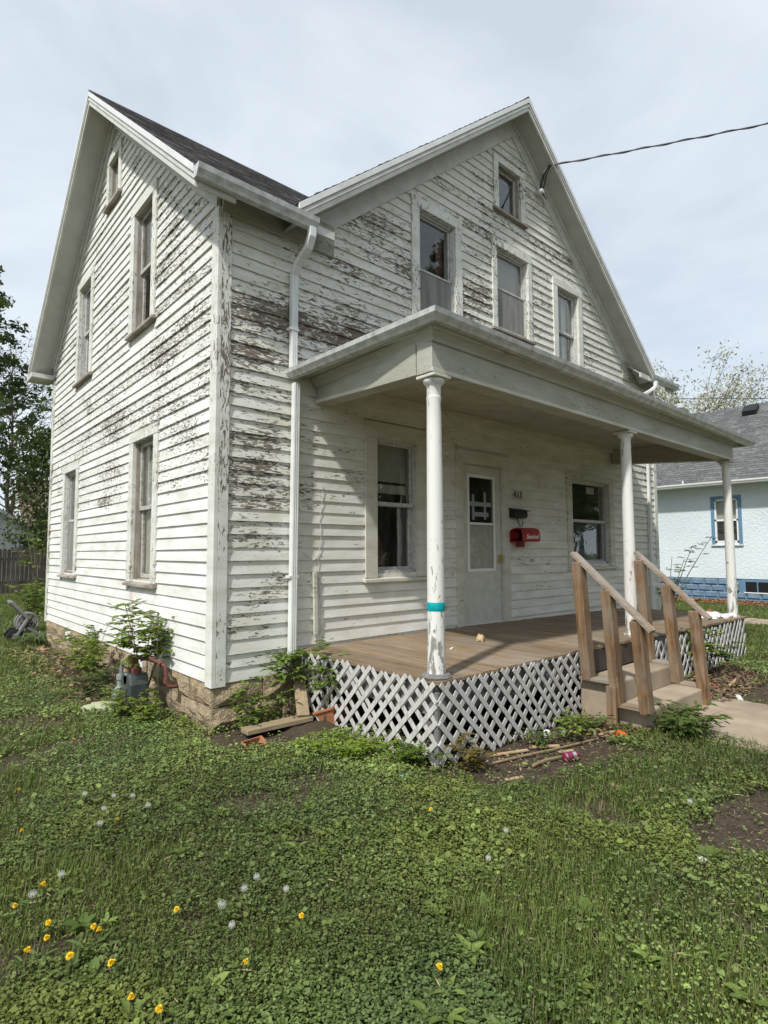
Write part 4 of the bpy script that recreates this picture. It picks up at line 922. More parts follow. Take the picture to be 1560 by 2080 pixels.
weed('soil_weed', (1.02, -2.12, None), 'reddish-green weed at the outer lattice corner', 'weed', .22, 7, .024, 26, (.12, .12, .03), (.20, .12, .03), spread=.2, low=.1)
weed('bright_weed', (.55, -1.30, None), 'bright yellow-green patch of weed along the side lattice', 'weed', .16, 16, .02, 30, (.15, .24, .02), (.22, .33, .03), spread=.45, low=.2)
weed('bright_weed', (.80, -1.75, None), 'green weed mound hugging the lattice near its corner', 'weed', .17, 14, .022, 28, (.09, .16, .02), (.15, .23, .03), spread=.32, low=.2)
weed('porch_shoot', (5.55, -2.12, None), 'leafy shoot climbing through the lattice past the steps', 'shoot', .86, 4, .045, 30, *YG, spread=.12, low=.45)
weed('lattice_shoot', (6.05, -2.14, None), 'short green shoot in front of the far lattice', 'shoot', .42, 4, .04, 26, *DG, spread=.14, low=.5)
weed('far_weed', (9.6, .4, None), 'dark leafy weeds at the far corner of the house', 'weed', .9, 7, .06, 30, *DG, spread=.5, low=.15)
weed('twiggy_bush', (10.2, .2, None), 'thin twiggy bush with sparse leaves before the pale blue wall', 'bush', 2.1, 5, .045, 30, (.07, .09, .035), (.12, .15, .05), spread=1.1, low=.35)
weed('back_shrub', (.05, 8.6, None), 'young shrub behind the hose reel at the rear corner', 'shrub', 1.1, 6, .05, 40, *YG, spread=.4, low=.3)
weed('back_shrub', (.9, 12.6, None), 'light green bush in the yard before the fence', 'bush', .95, 5, .06, 30, *YG, spread=.5, low=.3)
weed('fence_sapling', (1.9, 18.6, None), 'slender sapling with pale leaves standing before the fence', 'sapling', 2.9, 3, .10, 24, *YG, spread=.8, low=.45)
# strap-leaved plant by the foundation
def straps(loc, label, n=34, L_=.42, name='strap_leaf_plant'):
    x, y, z = loc; t = thing(name, loc, label, 'plant'); vs = []; fs = []
    for i in range(n):
        a = random.uniform(0, 6.28); l = L_*random.uniform(.6, 1.1); w_ = .010; d = Vector((math.cos(a), math.sin(a), 0)); sd = Vector((-d.y, d.x, 0))*w_; up_ = random.uniform(.5, 1.); b0 = Vector((x+random.uniform(-.06, .06), y+random.uniform(-.06, .06), z)); k = len(vs)
        for j in range(6):
            q = j/5; p = b0+d*l*q*(.35+.65*q)+Vector((0, 0, l*up_*(1.5*q-1.25*q*q))); ww = 1-q**3; vs += [p-sd*ww, p+sd*ww]
        fs += [(k+2*j, k+2*j+1, k+2*j+3, k+2*j+2) for j in range(5)]
    me = bpy.data.meshes.new('blades'); me.from_pydata(vs, [], fs); at = me.color_attributes.new('col', 'FLOAT_COLOR', 'POINT'); c4 = np.ones((len(vs), 4), np.float32); c4[:, :3] = np.repeat(green(len(vs)//12, (.10, .15, .05), (.16, .20, .08)), 12, 0); at.data.foreach_set('color', c4.ravel())
    link('blades', me, 'leaf', t, fix=False); return t
straps((-.30, 1.72, ghf(-.3, 1.72)), 'clump of strap-like green leaves left of the gas meter')
straps((-.16, 6.7, ghf(-.16, 6.7)), 'tall grass clump at the rear corner beside the hose reel', 60, .5, 'grass_clump')
straps((-.3, 7.1, ghf(-.3, 7.1)), 'tufted tall grass growing around the hose reel wheels', 60, .42, 'grass_clump')

# ---- trees
def crown_pts(limbs): pass
def tree(name, base, label, H, rfun, nl, leafsize, nleaf, c1, c2, seed, zlow=.2, up_=.25, trunk_r=.22, clump=.35, group=None, tw=3, bark='bark', tipbias=.35):
    rs = random.Random(seed); x, y, z = base; t = thing(name, base, label, 'tree', group); b = B()
    tp = [Vector((x, y, z-.2))]
    for i in range(1, 9): q = i/8; tp.append(Vector((x+rs.uniform(-.12, .12)*H/12, y+rs.uniform(-.12, .12)*H/12, z+H*.97*q)))
    b.tube(tp, [trunk_r*(1-.94*(i/8)**.8) for i in range(9)], 8)
    C = []
    for i in range(nl):
        q = zlow+(1-zlow)*((i+rs.random())/nl); hz = H*q*.97; a = i*2.39996+rs.uniform(-.4, .4); r = rfun(q)*rs.uniform(.75, 1.1)
        k = min(7, int(q*8)); p0 = tp[k].lerp(tp[k+1], q*8-k) if k < 8 else tp[8]
        d = Vector((math.cos(a), math.sin(a), 0)); pts = [p0]
        for j in range(1, 6):
            s = j/5; pts.append(p0+d*r*s+Vector((rs.uniform(-.06, .06)*r, rs.uniform(-.06, .06)*r, r*up_*s*(1+.3*s)+rs.uniform(-.04, .04)*r)))
        b.tube(pts, [max(.008, trunk_r*.32*(1-q*.6)*(1-.17*j)) for j in range(6)], 5, cap=False)
        for j in range(1, 6):
            for w_ in range(tw):
                dd = (Vector((rs.uniform(-1, 1), rs.uniform(-1, 1), rs.uniform(-.3, .8)))+d*.6).normalized(); e = pts[j]+dd*r*rs.uniform(.18, .38); b.tube([pts[j], pts[j].lerp(e, .5)+Vector((0, 0, .03*r)), e], [.012*H/12, .009*H/12, .005*H/12], 4, cap=False)
                if j/5 > tipbias or rs.random() < .4: C += [pts[j].lerp(e, .55), e]
    b.obj('trunk', bark, t)
    Cc = np.array([tuple(q) for q in C]); k = max(1, nleaf//len(Cc)); P_ = np.repeat(Cc, k, 0)+rng.normal(size=(len(Cc)*k, 3))*clump*np.array([1, 1, .7])
    n = len(P_); tone = np.repeat(rng.random((len(Cc), 1)), k, 0); cols = (np.array(c1)*(1-tone)+np.array(c2)*tone)*(1+.3*(rng.random((n, 1))-.5))
    leafmesh('crown', P_, unit(n)+np.array([0, 0, .6]), unit(n), leafsize*(.7+.6*rng.random(n)), .5, cols, t, shape='quad')
    return t
def copy_tree(o, loc, label, rz=0., sc_=1., group=None):
    c = o.copy(); col.objects.link(c); c.location = loc; c.rotation_euler = (0, 0, rz); c.scale = (sc_,)*3; c['label'] = label
    if group: c['group'] = group
    for ch in o.children: k = ch.copy(); col.objects.link(k); k.parent = c
    return c
maple = tree('maple_tree', (-.6, 26.5, .15), 'tall dense green tree with spiky branch tips beyond the fence', 17.6, lambda q: 5.2*(1-q)**.85+.25, 84, .12, 24000, (.035, .062, .018), (.085, .12, .035), 4, zlow=.26, up_=.20, trunk_r=.3, clump=.15, tw=2, tipbias=.3)
tree('back_tree', (2.75, 22.6, .15), 'dark green bushy tree rising right behind the fence', 6.6, lambda q: .95*math.sin(min(1, q*1.15)*2.9)+.25, 34, .09, 5500, (.04, .065, .02), (.09, .125, .04), 9, zlow=.12, up_=.5, trunk_r=.12, clump=.24)
tree('bare_tree', (3.4, 36, .15), 'almost bare budding tree showing between the dense tree and the house', 13.5, lambda q: 3.2*math.sin(min(1, q)*2.7)+.4, 60, .05, 5000, (.13, .14, .06), (.20, .20, .09), 12, zlow=.3, up_=.8, trunk_r=.2, clump=.35, tw=4)
bud = tree('budding_tree', (34, 8.0, 0), 'budding tree with open branches behind the grey roof', 9.7, lambda q: 3.6*math.sin(min(1, q)*2.75)+.5, 44, .085, 9000, (.42, .42, .28), (.58, .56, .42), 21, zlow=.42, up_=1.0, trunk_r=.22, clump=.30, tw=4)
copy_tree(bud, (36, 1.6, 0), 'budding tree beside the roof vent end of the grey roof', 1.9, .88)
copy_tree(bud, (33, 12.5, 0), 'budding tree half hidden by the eave of the white house', 3.1, .80)
# unseen trees the panes mirror, with extra ones added to darken the reflections
for i, (tx, ty, ts) in enumerate([(4, -27, .7), (11.5, -25, .8), (18., -23, .72), (25, -22, .85), (33, -22, .8), (41, -20, .9), (23, -10.5, .5), (30, -13, .6), (37, -13, .7), (2, -19, .5), (6, -18, .55), (9.5, -19, .5), (13.5, -17.5, .55), (17, -16, .5), (20.5, -17, .55), (25, -15.5, .5), (28, -18, .6), (33, -16.5, .6), (27.5, -21.5, 1.4), (36, -25, 1.3), (-9, 27, .8), (-12, 18, .75), (-7.5, 36, .9)]):
    copy_tree(maple, (tx, ty, 0), 'dense green tree out of view, mirrored in the house windows', .9*i, ts, 'trees mirrored in the panes')

# ================================================================== things along the side wall
gm = thing('gas_meter', (-.30, 1.05, 0), 'old grey gas meter with rusty red pipes beside the foundation', 'gas meter')
mx0 = -.32; my0 = 1.13
B().prism([(mx0-.09, my0-.14, .10), (mx0-.09, my0+.14, .10), (mx0-.09, my0+.15, .30), (mx0-.09, my0+.11, .40), (mx0-.09, my0-.11, .40), (mx0-.09, my0-.15, .30)], (.19, 0, 0)).obj('body', 'meter', gm, bevel=.02)
B().prism([(mx0-.105, my0-.08, .15), (mx0-.105, my0+.08, .15), (mx0-.105, my0+.08, .27), (mx0-.105, my0-.08, .27)], (.02, 0, 0)).obj('cover_plate', 'meter', gm, bevel=.006)
B().lathe([(.06, 0), (.06, .03), (.05, .04)], (mx0-.05, my0+.0, .34), 14, (-1, 0, 0)).obj('dial', 'meter_l', gm)
B().prism([(mx0-.10, my0+.16, .08), (mx0-.02, my0+.22, .08), (mx0-.02, my0+.20, .30), (mx0-.10, my0+.15, .22)], (.02, .02, 0)).obj('shield', 'meter_l', gm)
B().lathe([(.045, .4), (.05, .42), (.05, .45), (.03, .46), (.03, .49)], (mx0, my0-.06, 0), 12).obj('union', 'rust', gm, smooth=True)
B().lathe([(.045, .4), (.05, .42), (.05, .45), (.03, .46), (.03, .50), (.04, .50), (.04, .56)], (mx0, my0+.07, 0), 12).obj('union', 'rust', gm, smooth=True)
B().tube([(mx0, my0-.06, .45), (mx0, my0-.06, .535), (mx0+.01, my0-.10, .555), (-.23, my0-.26, .545), (-.20, my0-.36, .53), (-.17, my0-.42, .50), (-.165, my0-.43, .44), (-.16, my0-.44, .34), (-.15, my0-.45, .31), (-.10, my0-.46, .30), (-.03, my0-.46, .30)], .0175, 10).obj('pipe', 'rust', gm, smooth=True)
for p, ax in (((-.20, my0-.37, .525), (.1, -.6, -.3)), ((-.163, my0-.435, .36), (0, 0, -1)), ((-.23, my0-.24, .545), (.3, -1, 0))):
    B().lathe([(.025, -.025), (.025, .025)], p, 10, ax).obj('fitting', 'rust', gm, smooth=True)
B().lathe([(.095, .06), (.085, .13), (.05, .17), (.04, .18), (.04, .24), (.05, .25), (.05, .30)], (-.30, my0+.48, 0), 14).obj('regulator', 'meter_l', gm, smooth=True)
B().tube([(-.30, my0+.48, .26), (-.30, my0+.47, .40), (-.30, my0+.40, .44), (-.31, my0+.2, .46), (mx0, my0+.07, .52)], .020, 8).obj('pipe', 'meter_l', gm, smooth=True)
B().tube([(-.12, my0-.45, .30), (-.13, my0-.50, .15), (-.10, my0-.60, .02)], .004, 5).obj('wire', 'cable', gm); B().tube([(-.18, my0-.25, 1.0), (-.2, my0-.27, .5), (-.16, my0-.30, .02)], .004, 5).obj('wire', 'stem', gm)
# hose reel
hr = thing('hose_reel', (-.12, 7.75, ghf(-.1, 7.75)), 'grey plastic hose reel cart with a tall handle at the rear corner', 'hose reel')
def HR(q): return ((q[0]+.12)*.82-.20, (q[1]-7.7)*.75+7.55, q[2]*.70+.03)
for s in (0, .36):
    B().bar(HR((-.46, 7.50+s, 1.0)), HR((-.10, 7.50+s, .50)), .05, .12, upv=(0, 1, 0)).obj('handle_arm', 'plastic', hr, bevel=.01)
    B().bar(HR((-.12, 7.50+s, .54)), HR((-.34, 7.50+s, .10)), .05, .12, upv=(0, 1, 0)).obj('leg', 'plastic', hr, bevel=.01)
    B().bar(HR((-.14, 7.50+s, .30)), HR((.16, 7.50+s, .06)), .05, .09, upv=(0, 1, 0)).obj('leg', 'plastic', hr, bevel=.01)
    cx_, cy_, cz_ = HR((-.12, 7.53+s*.8, .42)); rb_ = B().tube([(cx_+.17*math.cos(q*.2618), cy_, cz_+.17*math.sin(q*.2618)) for q in range(25)], .020, 7, cap=False)
    for q in range(5): rb_.bar((cx_, cy_, cz_), (cx_+.17*math.cos(q*1.257+.3), cy_, cz_+.17*math.sin(q*1.257+.3)), .03, .02, upv=(0, 1, 0))
    rb_.obj('reel_rim', 'plastic', hr)
    w_ = B().lathe([(.10, 0), (.13, .01), (.13, .05), (.10, .06), (.05, .055)], HR((-.36, 7.44+s*1.15, .10)), 20, (0, 1, 0)).obj('wheel', 'black', hr, smooth=True)
    B().lathe([(.055, 0), (.05, .066)], HR((-.36, 7.437+s*1.15, .10)), 14, (0, 1, 0)).obj('hub', 'plastic', hr)
B().bar(HR((-.46, 7.50, .98)), HR((-.46, 7.86, .98)), .05, .05).obj('grip', 'plastic', hr, bevel=.01); B().bar(HR((-.37, 7.50, .86)), HR((-.37, 7.86, .86)), .14, .03, upv=(.6, 0, .5)).obj('cross_panel', 'plastic', hr)
B().lathe([(.09, 0), (.10, .05), (.095, .1), (.10, .15), (.09, .22)], HR((-.12, 7.56, .42)), 20, (0, 1, 0)).obj('hose_coil', 'meter', hr, smooth=True)
# crumpled sheets, sacks and cloths
def crumple(name, c, size, hgt, mat, label, cat, seed, rz=0., n=14, sub=None):
    rs = np.random.default_rng(seed); X, Y = np.meshgrid(np.linspace(-1, 1, n), np.linspace(-1, 1, n)); r = np.sqrt(X**2+Y**2)
    k = seed*7.1; Z = np.clip(1-r**2*.8, 0, 1)**.6*(.35+.9*fbm(X*2.2+k, Y*2.2+k, seed))*hgt; Z[r > .96] = 0
    jx = rs.normal(size=X.shape)*.05; xx = (X*(1-.2*(r > 1))+jx)*size[0]; yy = (Y*(1-.2*(r > 1))+rs.normal(size=X.shape)*.05)*size[1]
    ca, sa = math.cos(rz), math.sin(rz); v = np.stack([c[0]+ca*xx-sa*yy, c[1]+sa*xx+ca*yy, c[2]+Z+.004], -1).reshape(-1, 3)
    ii = (np.arange(n-1)[:, None]*n+np.arange(n-1)[None]).ravel(); f = np.stack([ii, ii+1, ii+1+n, ii+n], 1)
    o = link(name, npmesh(name, v, f), mat, None, smooth=False, fix=False); mdf = o.modifiers.new('thick', 'SOLIDIFY'); mdf.thickness = .003; tag(o, label, cat); return o
crumple('plastic_sack', (-.55, 1.40, ghf(-.55, 1.4)), (.19, .11), .12, 'bag', 'crumpled pale green plastic sack lying in the weeds', 'sack', 3, -.5)
crumple('plastic_sack', (-.36, 1.18, ghf(-.36, 1.18)), (.17, .08), .08, 'bag', 'flattened yellowish sack beside the crumpled green one', 'sack', 5, -.3)
crumple('cloth_heap', (7.22, -1.66, dz(7.2)), (.30, .16), .09, 'cloth', 'heap of white cloth lying on the porch deck', 'cloth', 8, .2)
crumple('cloth_heap', (7.50, -1.78, dz(7.5)), (.28, .12), .06, 'cloth', 'flat white cloth beside the far porch column', 'cloth', 9, -.1)
crumple('cloth_scrap', (7.42, -1.58, dz(7.4)+.02), (.12, .08), .09, 'cloth_red', 'rust red scrap on the white cloth heap', 'cloth', 10, .4)
crumple('paper_ball', (2.62, -.94, dz(2.6)), (.06, .05), .085, 'tan', 'crumpled tan paper lying on the porch deck', 'paper', 12, .3, 9)
crumple('paper_scrap', (2.02, -1.06, dz(2.)), (.06, .012), .012, 'paper', 'thin white paper strip on the porch deck', 'paper', 13, .4, 6)
crumple('wrapper', (2.58, -2.50, ghf(2.58, -2.5)), (.085, .05), .05, 'orange', 'crumpled orange wrapper on the leaf litter', 'wrapper', 14, .8, 9)
crumple('paper_scrap', (.97, -3.72, ghf(.97, -3.72)), (.045, .03), .04, 'paper', 'torn white paper scrap in the grass', 'paper', 15, .2, 7)
crumple('paper_scrap', (1.50, -2.98, ghf(1.5, -2.98)), (.05, .03), .03, 'tan', 'tan scrap in the grass tufts', 'paper', 16, .9, 7)
crumple('plastic_scrap', (.57, -1.88, ghf(.57, -1.88)), (.04, .03), .035, 'mint', 'mint green plastic scrap in the lawn', 'plastic', 17, .9, 7)
crumple('plastic_scrap', (2.28, -2.12, ghf(2.28, -2.12)), (.06, .04), .05, 'meter_l', 'grey plastic scrap by the single weed', 'plastic', 18, .3, 7)
crumple('paper_scrap', (4.75, -2.75, ghf(4.75, -2.75)), (.13, .035), .03, 'paper', 'long white paper strip past the walk', 'paper', 19, .5, 8)
crumple('wrapper', (5.2, -2.35, ghf(5.2, -2.35)), (.06, .03), .03, 'orange', 'faded orange wrapper in the leaves past the steps', 'wrapper', 20, .5, 7)
# soda can, white ball
can = thing('soda_can', (1.73, -2.50, .03), 'maroon soda can lying in the dirt', 'can')
ca = Vector((.80, -.36, .05)).normalized(); c0 = Vector((1.68, -2.49, ghf(1.7, -2.5)+.034))
B().lathe([(.026, 0), (.033, .008), (.033, .100), (.026, .118), (.026, .122)], c0, 18, ca).obj('body', 'canred', can, smooth=True)
B().lathe([(.0335, .012), (.0335, .020)], c0, 18, ca).obj('white_band', 'silver', can, smooth=True); B().lathe([(.0335, .070), (.0335, .098)], c0, 18, ca).obj('white_band', 'silver', can, smooth=True)
B().lathe([(.025, .1225), (.022, .1230)], c0, 18, ca).obj('lid', 'silver', can)
bl = B(); bl.lathe([(.004, 0), (.025, .008), (.036, .03), (.036, .045), (.026, .066), (.006, .074)], (2.06, -2.10, ghf(2.06, -2.1)), 14)
tag(bl.obj('foam_cup', 'paper', smooth=True), 'small white foam ball on the soil by the lattice', 'litter')
def stick(a, c, r, mat, label, flat=False, cat='stick'):
    a = Vector((a[0], a[1], ghf(*a)+r+.004)); c = Vector((c[0], c[1], ghf(*c)+r+.012)); b = B()
    if flat: b.bar(a, c, r*3.2, r*1.1)
    else:
        mid = [a.lerp(c, q)+Vector((random.uniform(-1, 1)*r, random.uniform(-1, 1)*r, random.uniform(0, 1)*r)) for q in (.25, .5, .75)]; b.tube([a]+mid+[c], [r, r*.95, r*.85, r*.8, r*.6], 7)
    tag(b.obj('stick', mat), label, cat)
stick((1.22, -2.17), (2.30, -2.42), .010, 'stick', 'long thin stick lying across the bare soil')
stick((1.40, -2.40), (1.74, -2.46), .013, 'stick', 'thick brown stick pointing at the soda can')
stick((1.34, -2.05), (1.66, -2.18), .009, 'splinter', 'pale split lath near the lattice', True)
stick((1.74, -2.14), (1.93, -2.30), .010, 'splinter', 'fresh pale wood splinter crossing the long stick', True)
stick((2.36, -2.13), (2.56, -2.33), .012, 'splinter', 'pale board offcut beside the step weeds', True)
stick((1.04, -2.42), (1.16, -2.48), .008, 'splinter', 'short pale chip in the soil near the grass', True)
stick((.72, -2.24), (.80, -2.25), .007, 'stick', 'stubby twig at the edge of the lawn')
stick((2.52, -2.36), (2.66, -2.44), .008, 'tan', 'curled tan strip by the orange wrapper', True)
stick((1.82, -2.36), (1.92, -2.43), .008, 'splinter', 'small broken splinter above the soda can', True)
stick((4.9, -2.55), (5.9, -2.42), .010, 'splinter', 'long pale lath past the steps', True)
# boards and planters by the corner
def board(name, a, c, w_, t_2, label, upv=(0, 0, 1), roll=0.): tag(B().bar(a, c, w_, t_2, upv=upv, roll=roll).obj(name, 'plank', bevel=.004), label, 'board')
board('loose_board', (.16, -.30, .035), (.92, -.25, .045), .12, .04, 'weathered board lying on the soil along the foundation')
board('loose_board', (.10, -.40, .075), (.74, -.44, .082), .14, .04, 'grooved plank lying in front of the other board')
board('leaning_board', (.66, -.46, .11), (.82, -.10, .50), .115, .03, 'short pale plank leaning against the lattice corner', upv=(-.3, -.8, .5))
def planter(c, rz, tilt, sx, sy, h, label):
    t = thing('terracotta_planter', c, label, 'planter'); mt = Matrix.Translation(c) @ Matrix.Rotation(rz, 4, 'Z') @ Matrix.Rotation(tilt, 4, 'X')
    def ring(a, bq, z): return [mt @ Vector(p) for p in ((-a, -bq, z), (a, -bq, z), (a, bq, z), (-a, bq, z))]
    b = B(); r = [ring(sx*.72, sy*.66, 0), ring(sx*.95, sy*.93, h*.82), ring(sx*1.04, sy*1.05, h*.83), ring(sx*1.06, sy*1.08, h), ring(sx*.93, sy*.90, h), ring(sx*.68, sy*.6, h*.12)]
    vs = [p for q in r for p in q]; fs = [(3, 2, 1, 0), (20, 21, 22, 23)]
    for i in range(5): fs += [(4*i+j, 4*i+(j+1) % 4, 4*i+4+(j+1) % 4, 4*i+4+j) for j in range(4)]
    b.add(vs, fs).obj('pot', 'terracotta', t, bevel=.008)
planter((.95, -.60, .03), .25, -.35, .17, .11, .15, 'tipped rectangular terracotta planter below the lattice')
planter((.10, -.55, -.045), .15, .4, .10, .05, .08, 'broken terracotta planter edge beside the loose plank')
# dug soil heap
sx, sy = np.meshgrid(np.linspace(-.42, .42, 34), np.linspace(-.30, .30, 26)); rr = np.sqrt((sx/.42)**2+(sy/.30)**2)
hz = np.clip(1-rr, 0, 1)**.8*.10*(.5+fbm(sx*9+4, sy*9+4, 31))-.02*(rr > .97)
X_, Y_ = .66+sx, -.66+sy; v = np.stack([X_, Y_, gh(X_, Y_)+hz-.004], -1).reshape(-1, 3); ii = (np.arange(25)[:, None]*34+np.arange(33)[None]).ravel()
so_ = link('soil_heap', npmesh('soil_heap', v, np.stack([ii, ii+1, ii+35, ii+34], 1)), 'soil', fix=False); so_['kind'] = 'stuff'; tag(so_, 'small heap of dark dug soil between the boards and the lawn', 'soil')

# ================================================================== neighbours and background
nb = thing('blue_house', (19.5, 1, 0), 'pale blue stucco house with a grey shingle roof next door', 'house')
NX = 18.; NY0, NY1 = -3., 9.5
b = B(); wy0, wy1, wz0, wz1 = 1.12, 1.80, 1.86, 3.26
for q in ((NY0, wy0, .72, 3.75), (wy1, NY1, .72, 3.75), (wy0, wy1, .72, wz0), (wy0, wy1, wz1, 3.75)): b.box(NX, NX+.2, q[0], q[1], q[2], q[3])
b.box(NX+.2, NX+7, NY0, NY0+.2, .72, 3.75).box(NX+.2, NX+7, NY1-.2, NY1, .72, 3.75).prism([(NX+.2, NY0, 3.75), (NX+7, NY0, 3.75), (NX+3.6, NY0, 6.6)], (0, .2, 0))
b.obj('wall', 'bluewall', nb)
bs = B().box(NX+.03, NX+6.9, NY0+.05, NY1-.05, -.2, .71).obj('foundation', 'bluetrim', nb)
for row in range(3):
    y = NY0+(.2 if row % 2 else 0)
    while y < NY1:
        if not (row > 0 and .35 < y+.2 < 1.35):
            vs = []; u0, u1, z0, z1 = y+.006, min(y+.394, NY1), .10+row*.205, .10+row*.205+.195
            vs = [(NX+.03, u0, z0), (NX+.03, u1, z0), (NX+.03, u1, z1), (NX+.03, u0, z1)]+[(NX-.015-random.uniform(0, .02), u0+a*(u1-u0), z0+c*(z1-z0)) for a, c in ((.12, .18), (.88, .18), (.88, .82), (.12, .82))]
            if -2.5 < y < 5.5: B().add(vs, [(4, 5, 6, 7), (0, 1, 5, 4), (1, 2, 6, 5), (2, 3, 7, 6), (3, 0, 4, 7)]).obj('block', 'blueblock', bs)
        y += .4
B().box(NX-.04, NX+.03, NY0, NY1, -.1, .09).obj('plinth', 'bluetrim', nb)
bwn = B().box(NX-.005, NX+.03, .30, 1.12, .24, .70).obj('basement_window', 'bluetrim', nb)
for q in ((.36, .66), (.70, 1.0)): B().box(NX-.02, NX-.006, q[0], q[1], .31, .63).obj('pane', 'black', bwn); 
B().box(NX-.026, NX-.006, .31, 1.05, .28, .31).obj('frame', 'white', bwn)
B().prism([(NX-.02, 1.18, .40), (NX-.02, 1.34, .40), (NX-.02, 1.34, .60), (NX-.02, 1.18, .60)], (-.08, 0, -.05)).obj('dryer_vent', 'meter_l', nb)
wn_ = B()
for q in ((wy0-.1, wy0, wz0-.06, wz1+.1), (wy1, wy1+.1, wz0-.06, wz1+.1), (wy0, wy1, wz1, wz1+.1)): wn_.box(NX-.03, NX+.02, q[0], q[1], q[2], q[3])
wn_ = wn_.obj('window', 'bluetrim', nb)
b = B(); zm = 2.58
for q in ((wy0, wy0+.05, wz0, wz1), (wy1-.05, wy1, wz0, wz1), (wy0, wy1, wz0, wz0+.06), (wy0, wy1, wz1-.05, wz1), (wy0, wy1, zm-.03, zm+.03)): b.box(NX-.01, NX+.06, q[0], q[1], q[2], q[3])
b.obj('sash', 'white', wn_); B().box(NX+.03, NX+.036, wy0, wy1, wz0, wz1).obj('pane', 'glass', wn_)
B().box(NX+.12, NX+.13, wy0, wy1, zm, wz1).obj('blind', 'blind', wn_); B().box(NX+.3, NX+.31, wy0-.3, wy1+.3, wz0-.2, wz1+.1).obj('room_behind', 'room', wn_); B().box(NX-.06, NX+.0, wy0-.12, wy1+.12, wz0-.10, wz0-.06).obj('sill', 'bluewall', wn_)
EX = NX-.55; EZ = 3.80; RX = 21.6; RZ = 6.98; sl_ = (RZ-EZ)/(RX-EX)
rf = B().prism([(EX, NY0-.3, EZ-.06), (RX, NY0-.3, RZ-.06), (2*RX-EX, NY0-.3, EZ-.06), (2*RX-EX, NY0-.3, EZ), (RX, NY0-.3, RZ), (EX, NY0-.3, EZ)], (0, NY1-NY0+.6, 0)).obj('roof', 'shingle_grey', nb)
bb = B(); n = 36
for i in range(n):
    a, c = i/n, (i+1)/n; xa, xc = EX+(RX-EX)*a, EX+(RX-EX)*c; za, zc = EZ+(RZ-EZ)*a, EZ+(RZ-EZ)*c
    y = -3.3
    while y < 7.5:
        l = random.uniform(.18, .42); th = .012+random.choice((0, .012)); bb.add([(xa, y, za), (xa, y+l-.01, za), (xa, y+l-.01, za+th), (xa, y, za+th), (xc, y, zc+.003), (xc, y+l-.01, zc+.003)], [(0, 1, 2, 3), (3, 2, 5, 4), (0, 3, 4), (1, 5, 2)]); y += l
o = bb.obj('shingles', 'shingle_grey', rf); o['kind'] = 'stuff'
B().box(EX+.02, NX, NY0-.3, NY1+.3, EZ-.10, EZ-.07).obj('soffit', 'white', nb)
ng = B().sweep([(EX+.0, NY1+.3, EZ-.12), (EX+.0, NY0-.3, EZ-.12)], [(o, h) for o, h in GP], 1).obj('gutter', 'white', nb)
for i in range(9): B().box(EX-.03, EX-.015, -2.9+i*1.35, -2.86+i*1.35, EZ-.02, EZ+.10).obj('heat_cable_clip', 'white', ng)
for y in (3.35, 1.25): B().prism([(20.9, y, 6.45), (21.3, y, 6.78), (21.2, y, 6.9), (20.85, y, 6.62)], (0, .45, 0)).obj('roof_vent', 'black', rf)
ch = thing('vent_pipe', (27, 6.5, 6), 'pale chimney pipe showing above the grey roof edge', 'pipe')
B().lathe([(.14, 0), (.14, 8.6), (.2, 8.62), (.2, 8.8), (.1, 8.85)], (27, 6.1, 0), 10).obj('pipe', 'oldwhite', ch, smooth=True)
def scatter_chips(name, x0, x1, y0, y1, n, c1, c2, size, label, cat, lift=.02, asp=.4):
    C = np.stack([rng.uniform(x0, x1, n), rng.uniform(y0, y1, n), np.zeros(n)], 1); C[:, 2] = gh(C[:, 0], C[:, 1])+lift*rng.random(n)+.008
    o = leafmesh(name, C, unit(n)*.8+np.array([0, 0, 1.]), unit(n)*np.array([1, 1, .3]), size*(.6+.8*rng.random(n)), asp, green(n, c1, c2, .35), None, 'chips', 'stuff', 'quad'); tag(o, label, cat); return o
struct(B().box(16.5, 17.95, -3, 9.5, -.1, .045).obj('mulch_bed', 'soil'))
scatter_chips('bark_mulch', 16.5, 17.93, -2.9, 7, 7000, (.40, .15, .06), (.22, .085, .045), .05, 'orange-brown bark mulch along the blue house', 'mulch', .06)
scatter_chips('leaf_litter', 4.35, 6.6, -2.75, -2.02, 2600, (.24, .16, .10), (.12, .075, .05), .026, 'dry brown leaves past the steps', 'leaves', .04)
scatter_chips('leaf_litter', 2.35, 3.0, -2.62, -2.05, 500, (.30, .20, .12), (.13, .08, .05), .022, 'dry leaves beside the step and the orange wrapper', 'leaves', .03)
scatter_chips('wood_chips', 1.0, 2.7, -2.75, -2.0, 420, (.36, .27, .17), (.16, .11, .07), .013, 'small chips of wood strewn over the bare soil', 'chips', .012)
scatter_chips('soil_crumbs', 1.1, 2.4, -4.1, -3.5, 500, (.22, .17, .12), (.09, .07, .05), .008, 'crumbs and straw on the bare patch near the walk', 'soil', .01)
scatter_chips('dry_straw', -2.2, 3.2, -4.6, 1.0, 2200, (.34, .27, .16), (.22, .17, .10), .022, 'dry straw bits caught in the lawn', 'straw', .05, .10)
scatter_chips('dead_grass', -.75, -.05, 1.8, 6.4, 900, (.30, .21, .11), (.20, .14, .08), .035, 'dry straw along the foundation', 'straw', .05)
